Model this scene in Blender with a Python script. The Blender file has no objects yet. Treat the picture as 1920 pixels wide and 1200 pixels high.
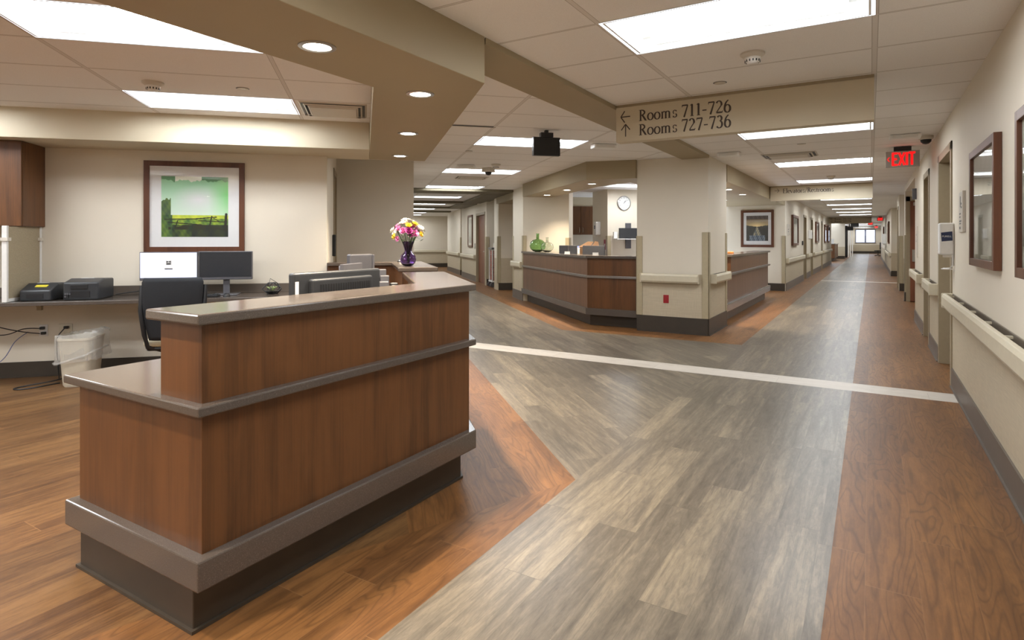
import bpy, bmesh, math, random
from mathutils import Vector, Matrix
random.seed(7)
S2 = math.sqrt(.5)
SC = bpy.context.scene
COL = SC.collection
# ------------------------------------------------------------------ camera, world, exposure
FPX, YAW, HCAM = 1116.0, math.atan(673/1116.0), 1.35
cam_d = bpy.data.cameras.new('camera'); cam = bpy.data.objects.new('camera', cam_d); COL.objects.link(cam)
cam.location = (0, 0, HCAM); cam.rotation_euler = (math.pi/2, 0, YAW)
cam_d.sensor_width = 36; cam_d.sensor_fit = 'HORIZONTAL'; cam_d.lens = FPX/1920*36
cam_d.shift_y = -150/1920; cam_d.clip_start = .05; cam_d.clip_end = 300
SC.camera = cam
SC.view_settings.view_transform = 'Standard'; SC.view_settings.look = 'None'
SC.view_settings.gamma = 1; SC.view_settings.use_curve_mapping = False
SC.view_settings.exposure = 1.36
w = bpy.data.worlds.new('world'); SC.world = w; w.use_nodes = True
w.node_tree.nodes['Background'].inputs[0].default_value = (.82, .9, 1, 1)
w.node_tree.nodes['Background'].inputs[1].default_value = 1.2
L_PANEL = 10.5      # troffer lens emission
L_DOWN = 56.0       # downlight lamp power (W)
H = 2.545; SF = 2.27
# ------------------------------------------------------------------ colour and materials
def lin(c):
    return tuple(((x/255)/12.92 if x/255 <= .04045 else ((x/255+.055)/1.055)**2.4) for x in c)
def newmat(name):
    m = bpy.data.materials.new(name); m.use_nodes = True
    nt = m.node_tree; return m, nt, nt.nodes['Principled BSDF']
def N(nt, t, **kw):
    n = nt.nodes.new(t)
    for k, v in kw.items(): setattr(n, k, v)
    return n
def mth(nt, op, a, b=None, c=None):
    n = N(nt, 'ShaderNodeMath', operation=op)
    for i, v in enumerate((a, b, c)):
        if v is None: continue
        if isinstance(v, (int, float)): n.inputs[i].default_value = v
        else: nt.links.new(v, n.inputs[i])
    return n.outputs[0]
def ramp(nt, fac, stops, mode='LINEAR'):
    r = N(nt, 'ShaderNodeValToRGB'); r.color_ramp.interpolation = mode
    el = r.color_ramp.elements
    while len(el) > 1: el.remove(el[-1])
    el[0].position = stops[0][0]; el[0].color = (*stops[0][1], 1)
    for p, c in stops[1:]:
        e = el.new(p); e.color = (*c, 1)
    nt.links.new(fac, r.inputs[0]); return r.outputs[0]
def mixc(nt, fac, a, b, mode='MIX'):
    n = N(nt, 'ShaderNodeMix', data_type='RGBA', blend_type=mode)
    if isinstance(fac, (int, float)): n.inputs[0].default_value = fac
    else: nt.links.new(fac, n.inputs[0])
    for i, v in ((6, a), (7, b)):
        if isinstance(v, tuple): n.inputs[i].default_value = (*v[:3], 1)
        else: nt.links.new(v, n.inputs[i])
    return n.outputs[2]
def coords(nt, kind='Object', scale=(1, 1, 1)):
    t = N(nt, 'ShaderNodeTexCoord'); m = N(nt, 'ShaderNodeMapping')
    m.inputs['Scale'].default_value = scale
    nt.links.new(t.outputs[kind], m.inputs[0]); return m.outputs[0]
def noise(nt, vec, scale=5, detail=3, rough=.5, dist=0):
    n = N(nt, 'ShaderNodeTexNoise'); n.inputs['Scale'].default_value = scale
    n.inputs['Detail'].default_value = detail; n.inputs['Roughness'].default_value = rough
    n.inputs['Distortion'].default_value = dist
    nt.links.new(vec, n.inputs['Vector']); return n.outputs[0]
def bump(nt, bs, hgt, strength=.1, dist=.01):
    b = N(nt, 'ShaderNodeBump'); b.inputs['Strength'].default_value = strength; b.inputs['Distance'].default_value = dist
    nt.links.new(hgt, b.inputs['Height']); nt.links.new(b.outputs[0], bs.inputs['Normal'])
def setp(bs, rough=.5, metal=0, spec=.5, coat=0):
    bs.inputs['Roughness'].default_value = rough; bs.inputs['Metallic'].default_value = metal
    bs.inputs['Specular IOR Level'].default_value = spec; bs.inputs['Coat Weight'].default_value = coat
def plain(name, c, rough=.5, metal=0, var=.06, scale=30, spec=.5, bmp=0, coat=0):
    m, nt, bs = newmat(name); setp(bs, rough, metal, spec, coat)
    c = lin(c); n = noise(nt, coords(nt), scale, 3)
    nt.links.new(ramp(nt, n, [(.3, tuple(x*(1-var) for x in c)), (.7, tuple(min(1, x*(1+var)) for x in c))]), bs.inputs['Base Color'])
    if bmp: bump(nt, bs, n, bmp, .003)
    m.diffuse_color = (*c, 1); return m
def glow(name, c, e):
    m, nt, bs = newmat(name); bs.inputs['Base Color'].default_value = (*lin(c), 1)
    n = noise(nt, coords(nt), 3, 1)
    nt.links.new(ramp(nt, n, [(.3, tuple(x*.97 for x in lin(c))), (.7, lin(c))]), bs.inputs['Emission Color'])
    bs.inputs['Emission Strength'].default_value = e; return m
def speckle(name, c, c2, rough=.25):
    m, nt, bs = newmat(name); setp(bs, rough, 0, .5)
    v = coords(nt); n = noise(nt, v, 420, 2, .7); n2 = noise(nt, v, 900, 1)
    a = ramp(nt, n, [(.38, tuple(x*.8 for x in lin(c))), (.6, lin(c)), (.72, lin(c2))])
    nt.links.new(mixc(nt, mth(nt, 'MULTIPLY', n2, .3), a, lin(c)), bs.inputs['Base Color']); return m
def wood(name, c, dark, rough=.38, sc=1.0, horiz=False):
    m, nt, bs = newmat(name); setp(bs, rough, 0, .45)
    v = coords(nt, scale=(1, 9, 9) if horiz else (9, 9, 1.0))
    v2 = coords(nt, scale=(.6, 60, 60) if horiz else (60, 60, .8))
    v3 = coords(nt, scale=(1.2, 3, 1) if horiz else (3, 3, .15))
    a = noise(nt, v, 1.6*sc, 5, .6, .6); b = noise(nt, v2, 2*sc, 3, .6); d = noise(nt, v3, 2.2, 2)
    f = mth(nt, 'ADD', mth(nt, 'MULTIPLY', a, .45), mth(nt, 'ADD', mth(nt, 'MULTIPLY', b, .25), mth(nt, 'MULTIPLY', d, .35)))
    nt.links.new(ramp(nt, f, [(.36, lin(dark)), (.56, lin(c)), (.72, tuple(min(1, x*1.18) for x in lin(c)))]), bs.inputs['Base Color'])
    bump(nt, bs, b, .03, .001); return m
def planks(name, tones, pw, pl, figure, fig_c, seam_c, rough=.32, fine=0.0):
    """vinyl planks: U along the plank, V across"""
    m, nt, bs = newmat(name); setp(bs, rough, 0, .34)
    uv = N(nt, 'ShaderNodeTexCoord').outputs['UV']
    sp = N(nt, 'ShaderNodeSeparateXYZ'); nt.links.new(uv, sp.inputs[0]); u, v = sp.outputs[0], sp.outputs[1]
    row = mth(nt, 'FLOOR', mth(nt, 'DIVIDE', v, pw))
    wn = N(nt, 'ShaderNodeTexWhiteNoise', noise_dimensions='1D'); nt.links.new(row, wn.inputs['W'])
    uo = mth(nt, 'ADD', mth(nt, 'DIVIDE', u, pl), wn.outputs[0])
    colm = mth(nt, 'FLOOR', uo)
    cb = N(nt, 'ShaderNodeCombineXYZ'); nt.links.new(row, cb.inputs[0]); nt.links.new(colm, cb.inputs[1])
    w2 = N(nt, 'ShaderNodeTexWhiteNoise', noise_dimensions='3D'); nt.links.new(cb.outputs[0], w2.inputs['Vector'])
    idv, idc = w2.outputs[0], w2.outputs[1]
    sh = N(nt, 'ShaderNodeVectorMath', operation='SCALE'); nt.links.new(idc, sh.inputs[0]); sh.inputs['Scale'].default_value = 37
    def vec(su, sv):
        c = N(nt, 'ShaderNodeCombineXYZ'); nt.links.new(mth(nt, 'MULTIPLY', u, su), c.inputs[0]); nt.links.new(mth(nt, 'MULTIPLY', v, sv), c.inputs[1])
        a = N(nt, 'ShaderNodeVectorMath', operation='ADD'); nt.links.new(c.outputs[0], a.inputs[0]); nt.links.new(sh.outputs[0], a.inputs[1]); return a.outputs[0]
    big = noise(nt, vec(1.3, 16), 1, 5, .62, .8)
    g = noise(nt, vec(5, 130), 1, 5, .75, .3)
    idp = mth(nt, 'ADD', mth(nt, 'MULTIPLY', mth(nt, 'POWER', idv, 2.0), .13), .08)
    mot = noise(nt, vec(9, 34), 1, 6, .75, .5)
    f = mth(nt, 'ADD', mth(nt, 'ADD', idp, mth(nt, 'MULTIPLY', mth(nt, 'SUBTRACT', mot, .5), .34)), mth(nt, 'ADD', mth(nt, 'MULTIPLY', big, .52), mth(nt, 'MULTIPLY', g, .32+fine)))
    base = ramp(nt, f, tones)
    if figure:
        wv = noise(nt, vec(.75, 5.0), 1, 2, .5, .35)
        lines = mth(nt, 'FRACT', mth(nt, 'MULTIPLY', wv, 17))
        fg = mth(nt, 'MULTIPLY', mth(nt, 'SUBTRACT', 1, mth(nt, 'MINIMUM', mth(nt, 'MULTIPLY', mth(nt, 'ABSOLUTE', mth(nt, 'SUBTRACT', lines, .5)), 5), 1)), figure)
        base = mixc(nt, fg, base, fig_c)
    gg = mth(nt, 'MULTIPLY', mth(nt, 'GREATER_THAN', g, .56), .2)
    base = mixc(nt, gg, base, fig_c)
    fv = mth(nt, 'FRACT', mth(nt, 'DIVIDE', v, pw)); fu = mth(nt, 'FRACT', uo)
    s1 = mth(nt, 'LESS_THAN', mth(nt, 'MINIMUM', fv, mth(nt, 'SUBTRACT', 1, fv)), .0016/pw)
    s2 = mth(nt, 'LESS_THAN', mth(nt, 'MINIMUM', fu, mth(nt, 'SUBTRACT', 1, fu)), .0016/pl)
    base = mixc(nt, mth(nt, 'MULTIPLY', mth(nt, 'MAXIMUM', mth(nt, 'MULTIPLY', s1, .5), s2), .5), base, seam_c)
    nt.links.new(base, bs.inputs['Base Color'])
    nt.links.new(mth(nt, 'ADD', rough-.05, mth(nt, 'MULTIPLY', g, .12)), bs.inputs['Roughness'])
    bump(nt, bs, g, .06, .002); return m
GREY = planks('grey_vinyl_planks', [(.28, lin((62, 56, 49))), (.42, lin((92, 85, 75))), (.54, lin((112, 104, 92))), (.66, lin((140, 129, 111))), (.8, lin((166, 153, 130)))],
              .182, 1.22, .16, lin((70, 63, 55)), lin((78, 70, 62)), .3)
BROWN = planks('brown_vinyl_planks', [(.28, lin((84, 55, 30))), (.5, lin((114, 77, 43))), (.74, lin((146, 102, 58)))],
               .182, 1.22, .5, lin((74, 48, 27)), lin((150, 112, 76)), .4)
PALE = planks('pale_vinyl_strip', [(.25, lin((190, 180, 168))), (.5, lin((206, 198, 186))), (.8, lin((220, 213, 203)))],
              .34, 1.2, .25, lin((170, 160, 150)), lin((160, 150, 140)), .4)
STRIPE = planks('striped_brown_planks', [(.42, lin((62, 40, 22))), (.62, lin((90, 61, 35))), (.8, lin((124, 90, 54)))],
                .182, 1.22, .12, lin((56, 36, 20)), lin((140, 104, 70)), .42, .3)
def wallmat(name, c, weave=True, c2=None):
    m, nt, bs = newmat(name); setp(bs, .55, 0, .3)
    t = N(nt, 'ShaderNodeNewGeometry'); sp = N(nt, 'ShaderNodeSeparateXYZ'); nt.links.new(t.outputs['Position'], sp.inputs[0])
    v = coords(nt); n = noise(nt, v, 2, 2)
    c = lin(c); a = ramp(nt, n, [(.3, tuple(x*.975 for x in c)), (.7, c)])
    if weave:
        w1 = noise(nt, coords(nt, scale=(6, 6, 220)), 1, 2); w2_ = noise(nt, coords(nt, scale=(220, 220, 6)), 1, 2)
        wv = mth(nt, 'ADD', mth(nt, 'MULTIPLY', w1, .5), mth(nt, 'MULTIPLY', w2_, .5))
        d = lin(c2 or (196, 183, 158))
        b = ramp(nt, wv, [(.35, tuple(x*.84 for x in d)), (.65, tuple(x*1.05 for x in d))])
        a = mixc(nt, mth(nt, 'LESS_THAN', sp.outputs[2], .86), a, b)
        bump(nt, bs, mth(nt, 'MULTIPLY', mth(nt, 'LESS_THAN', sp.outputs[2], .86), wv), .1, .002)
    nt.links.new(a, bs.inputs['Base Color']); return m
WALL = wallmat('beige_wall_paint', (222, 213, 196))
WALLP = wallmat('beige_wall_paint_plain', (222, 213, 196), False)
WALLT = wallmat('tan_wall_paint', (212, 204, 188), False)
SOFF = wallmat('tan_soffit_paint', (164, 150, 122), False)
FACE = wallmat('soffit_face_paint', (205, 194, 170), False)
OLIVE = wallmat('olive_soffit_paint', (112, 104, 84), False)
def ceilmat():
    m, nt, bs = newmat('acoustic_ceiling_tile'); setp(bs, .9, 0, .1)
    uv = N(nt, 'ShaderNodeTexCoord').outputs['UV']
    sp = N(nt, 'ShaderNodeSeparateXYZ'); nt.links.new(uv, sp.inputs[0])
    def near(o, p, h_):
        f = mth(nt, 'FRACT', mth(nt, 'ADD', mth(nt, 'DIVIDE', o, p), .5)); return mth(nt, 'LESS_THAN', mth(nt, 'ABSOLUTE', mth(nt, 'SUBTRACT', f, .5)), h_/p)
    bar = mth(nt, 'MAXIMUM', near(sp.outputs[0], 1.0, .0095), near(sp.outputs[1], 1.0, .0095))
    edge = mth(nt, 'MAXIMUM', near(sp.outputs[0], 1.0, .0125), near(sp.outputs[1], 1.0, .017))
    n = noise(nt, coords(nt), 260, 3); c = lin((242, 240, 238))
    a = ramp(nt, n, [(.35, tuple(x*.93 for x in c)), (.6, c)])
    a = mixc(nt, edge, a, lin((188, 182, 176))); a = mixc(nt, bar, a, lin((222, 218, 214)))
    nt.links.new(a, bs.inputs['Base Color']); return m
CEIL = ceilmat()
CHERRY = wood('cherry_laminate', (102, 65, 35), (70, 43, 23))
CHERRY2 = wood('cherry_laminate_grey_face', (112, 80, 58), (94, 66, 47), .3)
FRAMEW = wood('dark_cherry_frame', (96, 58, 38), (72, 42, 28), .35, horiz=False)
DOORW = wood('cherry_door_veneer', (126, 76, 52), (96, 56, 38), .4)
STONE = speckle('grey_solid_surface', (90, 81, 74), (134, 124, 114), .16)
COVE = plain('dark_brown_rubber_base', (62, 54, 45), .42, var=.08, scale=8)
COVEL = plain('grey_brown_rubber_base', (98, 88, 78), .4, var=.05, scale=8)
RAIL = plain('cream_vinyl_rail', (204, 194, 170), .38, var=.03)
GUARD = plain('khaki_vinyl_guard', (176, 163, 134), .45, var=.03)
FRAMEM = plain('taupe_painted_steel', (156, 142, 116), .4, var=.03)
METAL = plain('brushed_steel', (190, 188, 184), .28, 1, var=.05)
TRIMM = plain('satin_metal_strip', (150, 146, 142), .3, .8, var=.05)
BLACK = plain('black_plastic', (30, 31, 33), .42, var=.1)
DGREY = plain('dark_grey_plastic', (48, 50, 53), .4, var=.08)
MGREY = plain('graphite_plastic', (70, 71, 75), .38, var=.05)
SILVER = plain('silver_plastic', (98, 97, 101), .35, .2, var=.04)
WHITE = plain('white_plastic', (225, 223, 219), .4, var=.02)
OFFW = plain('warm_white_plastic', (205, 198, 186), .45, var=.02)
CREAM = plain('cream_plastic', (214, 206, 186), .45, var=.03)
HOUSE = plain('white_fixture_enamel', (240, 240, 238), .5, var=.01)
MAT_ = plain('white_mat_board', (222, 222, 222), .7, var=.01)
RED = plain('red_plastic', (150, 18, 28), .4)
BLUEC = plain('pale_blue_cable', (110, 115, 150), .5)
PAPER = plain('white_paper', (230, 230, 228), .7)
YEL = plain('yellow_paper', (214, 200, 60), .7)
GRN = plain('green_sticker', (90, 200, 40), .5)
CARD = plain('brown_cardboard', (104, 76, 50), .8)
INK = plain('dark_brown_lettering', (72, 62, 56), .6)
NAVY = plain('navy_print', (26, 40, 78), .4)
FABRIC = plain('beige_woven_fabric', (158, 145, 120), .9, var=.25, scale=180)
BLKFAB = plain('black_mesh_fabric', (26, 28, 32), .8, var=.25, scale=300, bmp=.2)
SEATF = plain('cream_seat_fabric', (196, 186, 158), .9, var=.08, scale=120)
PINK = plain('pink_petal', (214, 128, 178), .6, var=.25, scale=60)
PURP = plain('purple_petal', (160, 62, 128), .6, var=.25, scale=60)
PETW = plain('white_petal', (244, 240, 232), .6, var=.04, scale=60)
PETY = plain('yellow_petal', (240, 208, 70), .6, var=.15, scale=60)
LEAF = plain('green_leaf', (52, 84, 40), .6, var=.3, scale=50)
SUCC = plain('pale_succulent', (160, 178, 120), .6, var=.2, scale=60)
LENS = glow('panel_lens_glow', (245, 250, 255), L_PANEL)
DISC = glow('downlight_lens_glow', (255, 244, 226), 14)
SCRW = glow('lit_white_screen', (196, 202, 235), .39)
SCRB = glow('lit_blue_white_screen', (180, 195, 240), .42)
SCRD = plain('unlit_screen', (52, 53, 56), .22, var=.03)
EXRED = glow('exit_letter_glow', (255, 14, 18), .6)
DAY = glow('daylight_pane', (226, 234, 255), .5)
def glass(name, c, rough=.02, alpha_tint=True):
    m, nt, bs = newmat(name); setp(bs, rough, 0, .5)
    bs.inputs['Transmission Weight'].default_value = 1; bs.inputs['IOR'].default_value = 1.45
    n = noise(nt, coords(nt), 8, 2); c = lin(c)
    nt.links.new(ramp(nt, n, [(.3, tuple(x*.9 for x in c)), (.7, c)]), bs.inputs['Base Color']); return m
GPURP = glass('purple_glass', (178, 146, 206), .05)
GGREEN = glass('green_glass', (186, 218, 172), .05)
GCLEAR = glass('clear_green_tinted_glass', (240, 246, 238), .04)
m, nt, bs = newmat('thin_bag_film'); setp(bs, .25); bs.inputs['Base Color'].default_value = (*lin((215, 212, 205)), 1)
bs.inputs['Alpha'].default_value = .28; n_ = noise(nt, coords(nt), 30, 3); bump(nt, bs, n_, .5, .01); BAG = m
m, nt, bs = newmat('picture_glazing'); setp(bs, .03, 0, .5)
mx = N(nt, 'ShaderNodeMixShader'); tr = N(nt, 'ShaderNodeBsdfTransparent'); gl = N(nt, 'ShaderNodeBsdfGlossy'); gl.inputs['Roughness'].default_value = .02
fr = N(nt, 'ShaderNodeLayerWeight')
nt.links.new(mth(nt, 'ADD', .045, mth(nt, 'MULTIPLY', mth(nt, 'POWER', fr.outputs['Facing'], 4.5), .9)), mx.inputs[0]); nt.links.new(tr.outputs[0], mx.inputs[1]); nt.links.new(gl.outputs[0], mx.inputs[2])
nt.links.new(mx.outputs[0], nt.nodes['Material Output'].inputs[0]); GLAZE = m
# ------------------------------------------------------------------ mesh helpers
class MB:
    def __init__(s): s.bm = bmesh.new(); s.uv = None
    def box(s, x0, y0, z0, x1, y1, z1, M=None):
        vs = [s.bm.verts.new((M @ Vector(p)) if M else p) for p in ((x0,y0,z0),(x1,y0,z0),(x1,y1,z0),(x0,y1,z0),(x0,y0,z1),(x1,y0,z1),(x1,y1,z1),(x0,y1,z1))]
        for f in ((3,2,1,0),(4,5,6,7),(0,1,5,4),(1,2,6,5),(2,3,7,6),(3,0,4,7)): s.bm.faces.new([vs[i] for i in f])
        return s
    def prism(s, poly, z0, z1):
        a = sum(poly[i][0]*poly[(i+1)%len(poly)][1]-poly[(i+1)%len(poly)][0]*poly[i][1] for i in range(len(poly)))
        if a < 0: poly = poly[::-1]
        b = [s.bm.verts.new((x, y, z0)) for x, y in poly]; t = [s.bm.verts.new((x, y, z1)) for x, y in poly]
        s.bm.faces.new(b[::-1]); s.bm.faces.new(t); n = len(poly)
        for i in range(n): s.bm.faces.new((b[i], b[(i+1)%n], t[(i+1)%n], t[i]))
        return s
    def poly(s, pts): s.bm.faces.new([s.bm.verts.new(p) for p in pts]); return s
    def tube(s, pts, r, n=8, cap=True):
        pts = [Vector(p) for p in pts]; rings = []
        rs = r if isinstance(r, (list, tuple)) else [r]*len(pts)
        for i, p in enumerate(pts):
            d = (pts[min(i+1, len(pts)-1)]-pts[max(i-1, 0)]).normalized()
            up = Vector((0, 0, 1)) if abs(d.z) < .95 else Vector((1, 0, 0))
            a = d.cross(up).normalized(); b = a.cross(d)
            rings.append([s.bm.verts.new(p+(a*math.cos(t)+b*math.sin(t))*rs[i]) for t in [2*math.pi*k/n for k in range(n)]])
        for i in range(len(rings)-1):
            for k in range(n): s.bm.faces.new((rings[i][k], rings[i][(k+1)%n], rings[i+1][(k+1)%n], rings[i+1][k]))
        if cap: s.bm.faces.new(rings[0][::-1]); s.bm.faces.new(rings[-1])
        return s
    def lathe(s, prof, c=(0, 0, 0), n=24, M=None):
        rings = []
        for r, z in prof:
            rr = []
            for k in range(n):
                t = 2*math.pi*k/n; v = Vector((c[0]+r*math.cos(t), c[1]+r*math.sin(t), c[2]+z)); rr.append(s.bm.verts.new(M @ v if M else v))
            rings.append(rr)
        for i in range(len(rings)-1):
            for k in range(n): s.bm.faces.new((rings[i][k], rings[i][(k+1)%n], rings[i+1][(k+1)%n], rings[i+1][k]))
        s.bm.faces.new(rings[0][::-1]); s.bm.faces.new(rings[-1]); return s
    def grid(s, P, nu, nv):
        vs = [[s.bm.verts.new(P(i/nu, j/nv)) for i in range(nu+1)] for j in range(nv+1)]
        for j in range(nv):
            for i in range(nu): s.bm.faces.new((vs[j][i], vs[j][i+1], vs[j+1][i+1], vs[j+1][i]))
        return s
    def rot(s, M): bmesh.ops.transform(s.bm, matrix=M, verts=s.bm.verts); return s
    def out(s, name, mat, parent=None, bevel=0, smooth=False, seg=2, loc=None, rz=0):
        me = bpy.data.meshes.new(name)
        bmesh.ops.recalc_face_normals(s.bm, faces=s.bm.faces)
        s.bm.to_mesh(me); s.bm.free()
        for mm in (mat if isinstance(mat, (list, tuple)) else [mat]): me.materials.append(mm)
        o = bpy.data.objects.new(name, me); COL.objects.link(o)
        if parent: o.parent = parent
        if loc: o.location = loc
        if rz: o.rotation_euler = (0, 0, rz)
        if smooth:
            for p in me.polygons: p.use_smooth = True
            try: me.set_sharp_from_angle(angle=math.radians(40))
            except Exception: pass
        if bevel:
            b = o.modifiers.new('bevel', 'BEVEL'); b.width = bevel; b.segments = seg; b.limit_method = 'ANGLE'; b.angle_limit = math.radians(40)
        return o
def thing(name, label, cat, loc=(0, 0, 0), rz=0, group=None):
    o = bpy.data.objects.new(name, None); COL.objects.link(o); o.empty_display_size = .1
    o.location = loc; o.rotation_euler = (0, 0, rz); o['label'] = label; o['category'] = cat
    if group: o['group'] = group
    return o
def tag(o, label, cat, group=None):
    o['label'] = label; o['category'] = cat
    if group: o['group'] = group
    return o
def struct(o): o['kind'] = 'structure'; return o
def dup(root, loc, rz, label=None, group=None):
    r = root.copy(); COL.objects.link(r); r.location = loc; r.rotation_euler = (0, 0, rz)
    if label: r['label'] = label
    if group: r['group'] = group
    for ch in list(root.children):
        c = ch.copy(); COL.objects.link(c); c.parent = r
        for g in ch.children:
            d = g.copy(); COL.objects.link(d); d.parent = c
    return r
def xy(p, q, z=0): return (S2*(p-q), S2*(p+q), z)
R45 = math.pi/4
def PQ(*l): return [xy(p, q)[:2] for p, q in l]
def st(name, mat, f, rz=0, bevel=0):
    b = MB(); f(b); return struct(b.out(name, mat, rz=rz, bevel=bevel))
# ------------------------------------------------------------------ floor (zones of one vinyl floor)
def floor():
    bm = bmesh.new(); uvl = bm.loops.layers.uv.new('UVMap')
    def zone(pts, ang, mi, z=0, off=(0, 0)):
        f = bm.faces.new([bm.verts.new((x, y, z)) for x, y in pts]); f.material_index = mi
        ca, sa = math.cos(ang), math.sin(ang)
        for l in f.loops:
            x, y = l.vert.co.x, l.vert.co.y
            l[uvl].uv = ((x*ca+y*sa)+off[0]+20, (-x*sa+y*ca)+off[1]+20)
    A = math.pi/2; Cc = math.pi*.75
    gx, bx, wx = -1.425, -.146, 1.6
    # main corridor
    for y0, y1 in ((-6.2, 6.13), (6.46, 22.15), (22.45, 84)):
        zone([(gx, y0), (bx, y0), (bx, y1), (gx, y1)], A, 0)
        zone([(bx, y0), (wx, y0), (wx, y1), (bx, y1)], A, 1)
    zone([(gx, 8.08), (gx, 84), (-2.6, 84), (-2.6, 17), (-3.0, 17), (-3.0, 8.08)], A, 1)
    zone([(bx, 22.15), (gx+.0, 22.15), (gx, 22.45), (bx, 22.45)], 0, 2); zone([(bx, 22.15), (wx, 22.15), (wx, 22.45), (bx, 22.45)], 0, 2)
    # pale strip: right part and on over the diagonal hall
    zone([(gx, 6.13), (wx, 6.13), (wx, 6.46), (gx, 6.46)], 0, 2, off=(0, .13))
    def bd(y):   # the diagonal border p=1.151 at this y
        return 1.151/S2-y
    zone([(bd(6.13), 6.13), (gx, 6.13), (gx, 6.46), (bd(6.46), 6.46)], 0, 2, off=(0, .13))
    k = xy(1.151, 3.166)[:2]
    zone([(gx, 3.055), (gx, 6.13), (bd(6.13), 6.13)], Cc, 0)
    far = xy(1.151, 31)[:2]; f2 = xy(2.88, 31)[:2]; f3 = (2.88/S2-8.05, 8.05)
    zone([(gx, 6.46), (gx, 8.08), f3, f2, far, (bd(6.46), 6.46)], Cc, 0)
    # brown: in front of the second station and along the diagonal hall's right wall
    zone([(gx, 8.08), (-3.0, 8.08), (-3.0, 11.6), xy(7.4, 16)[:2], xy(7.4, 31)[:2], f2, f3], Cc, 1)
    # desk zone: brown along the corridor, mitred into a band along the diagonal
    mi_p, mi_q = xy(-6, 3.166-(1.151+6)*.4142)[:2], 0
    zone([(gx, -6.2), (gx, 3.055), (-2.4, .70), (-2.4, -6.2)], A, 1)
    zone([(gx, 3.055), far, xy(.2, 31)[:2], (-1.819, 2.10)], Cc, 1)
    zone([(-9.5, -6.2), (-2.4, -6.2), (-2.4, .70), (-1.819, 2.10), xy(.2, 31)[:2], xy(-6, 31)[:2], (-9.5, 2)], A, 3)
    me = bpy.data.meshes.new('floor'); bm.to_mesh(me); bm.free()
    for mm in (GREY, BROWN, PALE, STRIPE): me.materials.append(mm)
    o = bpy.data.objects.new('floor', me); COL.objects.link(o); struct(o)
floor()
# ------------------------------------------------------------------ ceilings
def clip(poly, a, b, c):   # keep a*x+b*y<=c
    out = []
    for i in range(len(poly)):
        p, q = poly[i], poly[(i+1)%len(poly)]
        dp, dq = a*p[0]+b*p[1]-c, a*q[0]+b*q[1]-c
        if dp <= 0: out.append(p)
        if dp*dq < 0:
            t = dp/(dp-dq); out.append((p[0]+(q[0]-p[0])*t, p[1]+(q[1]-p[1])*t))
    return out
def ceiling(name, x0, px, y0, py, box, planes, fixt, rot):
    """grid of lay-in tiles; fixt = set of open cells (i,j)"""
    bm = bmesh.new(); uvl = bm.loops.layers.uv.new('UVMap')
    i0 = math.floor((box[0]-x0)/px); i1 = math.ceil((box[1]-x0)/px); j0 = math.floor((box[2]-y0)/py); j1 = math.ceil((box[3]-y0)/py)
    for i in range(i0, i1):
        for j in range(j0, j1):
            if (i, j) in fixt: continue
            q = [(x0+i*px, y0+j*py), (x0+(i+1)*px, y0+j*py), (x0+(i+1)*px, y0+(j+1)*py), (x0+i*px, y0+(j+1)*py)]
            q = clip(q, -1, 0, -box[0]); q = clip(q, 1, 0, box[1]); q = clip(q, 0, -1, -box[2]); q = clip(q, 0, 1, box[3])
            for pl in planes:
                if len(q) > 2: q = clip(q, *pl)
            if len(q) < 3: continue
            f = bm.faces.new([bm.verts.new((x, y, H)) for x, y in q][::-1])
            for l in f.loops: l[uvl].uv = ((l.vert.co.x-x0)/px*1.0+50, (l.vert.co.y-y0)/py+50)
    me = bpy.data.meshes.new(name); bm.to_mesh(me); bm.free(); me.materials.append(CEIL)
    o = bpy.data.objects.new(name, me); COL.objects.link(o); o.rotation_euler = (0, 0, rot); struct(o)
AX, APX, AY, APY = .02, 1.31, 3.70, .636
A_ROWS = [-10, -5, -1, 5, 10, 15, 20, 25, 30, 35, 40, 45, 57, 65, 75, 85, 95, 102]      # cell rows with a light panel
ceiling('ceiling', AX, APX, AY, APY, (-1.946, 1.7, -6.2, 84), [], {(-1, j) for j in A_ROWS}, 0)
CPX, CPY = 1.29, .636
C_ROWS = [0, 5, 10, 15, 20, 25, 30, 34]  # last row: extra panel added to lift the dim end wall
C_X0, C_Y0 = 1.33, 6.74
st2fix = {(3, 8), (5, 14)}
ceiling('ceiling', C_X0, CPX, C_Y0, CPY, (.05, 9, -1, 31), [(S2, -S2, -1.946)], {(0, j) for j in C_ROWS} | st2fix, R45)
LX, LPX, LY, LPY = -1.88, 1.28, 6.0, .64
L_FIX = {(0, -1), (0, -4), (-2, -1), (-2, -4), (-1, -8), (0, -7), (-3, -4), (-2, -7)}  # last pair of cells: unseen panels added to brighten the back wall
ceiling('ceiling', LX, LPX, LY, LPY, (-7, .05, -9, 9.4), [(S2, -S2, -2.2)], L_FIX, R45)
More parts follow.
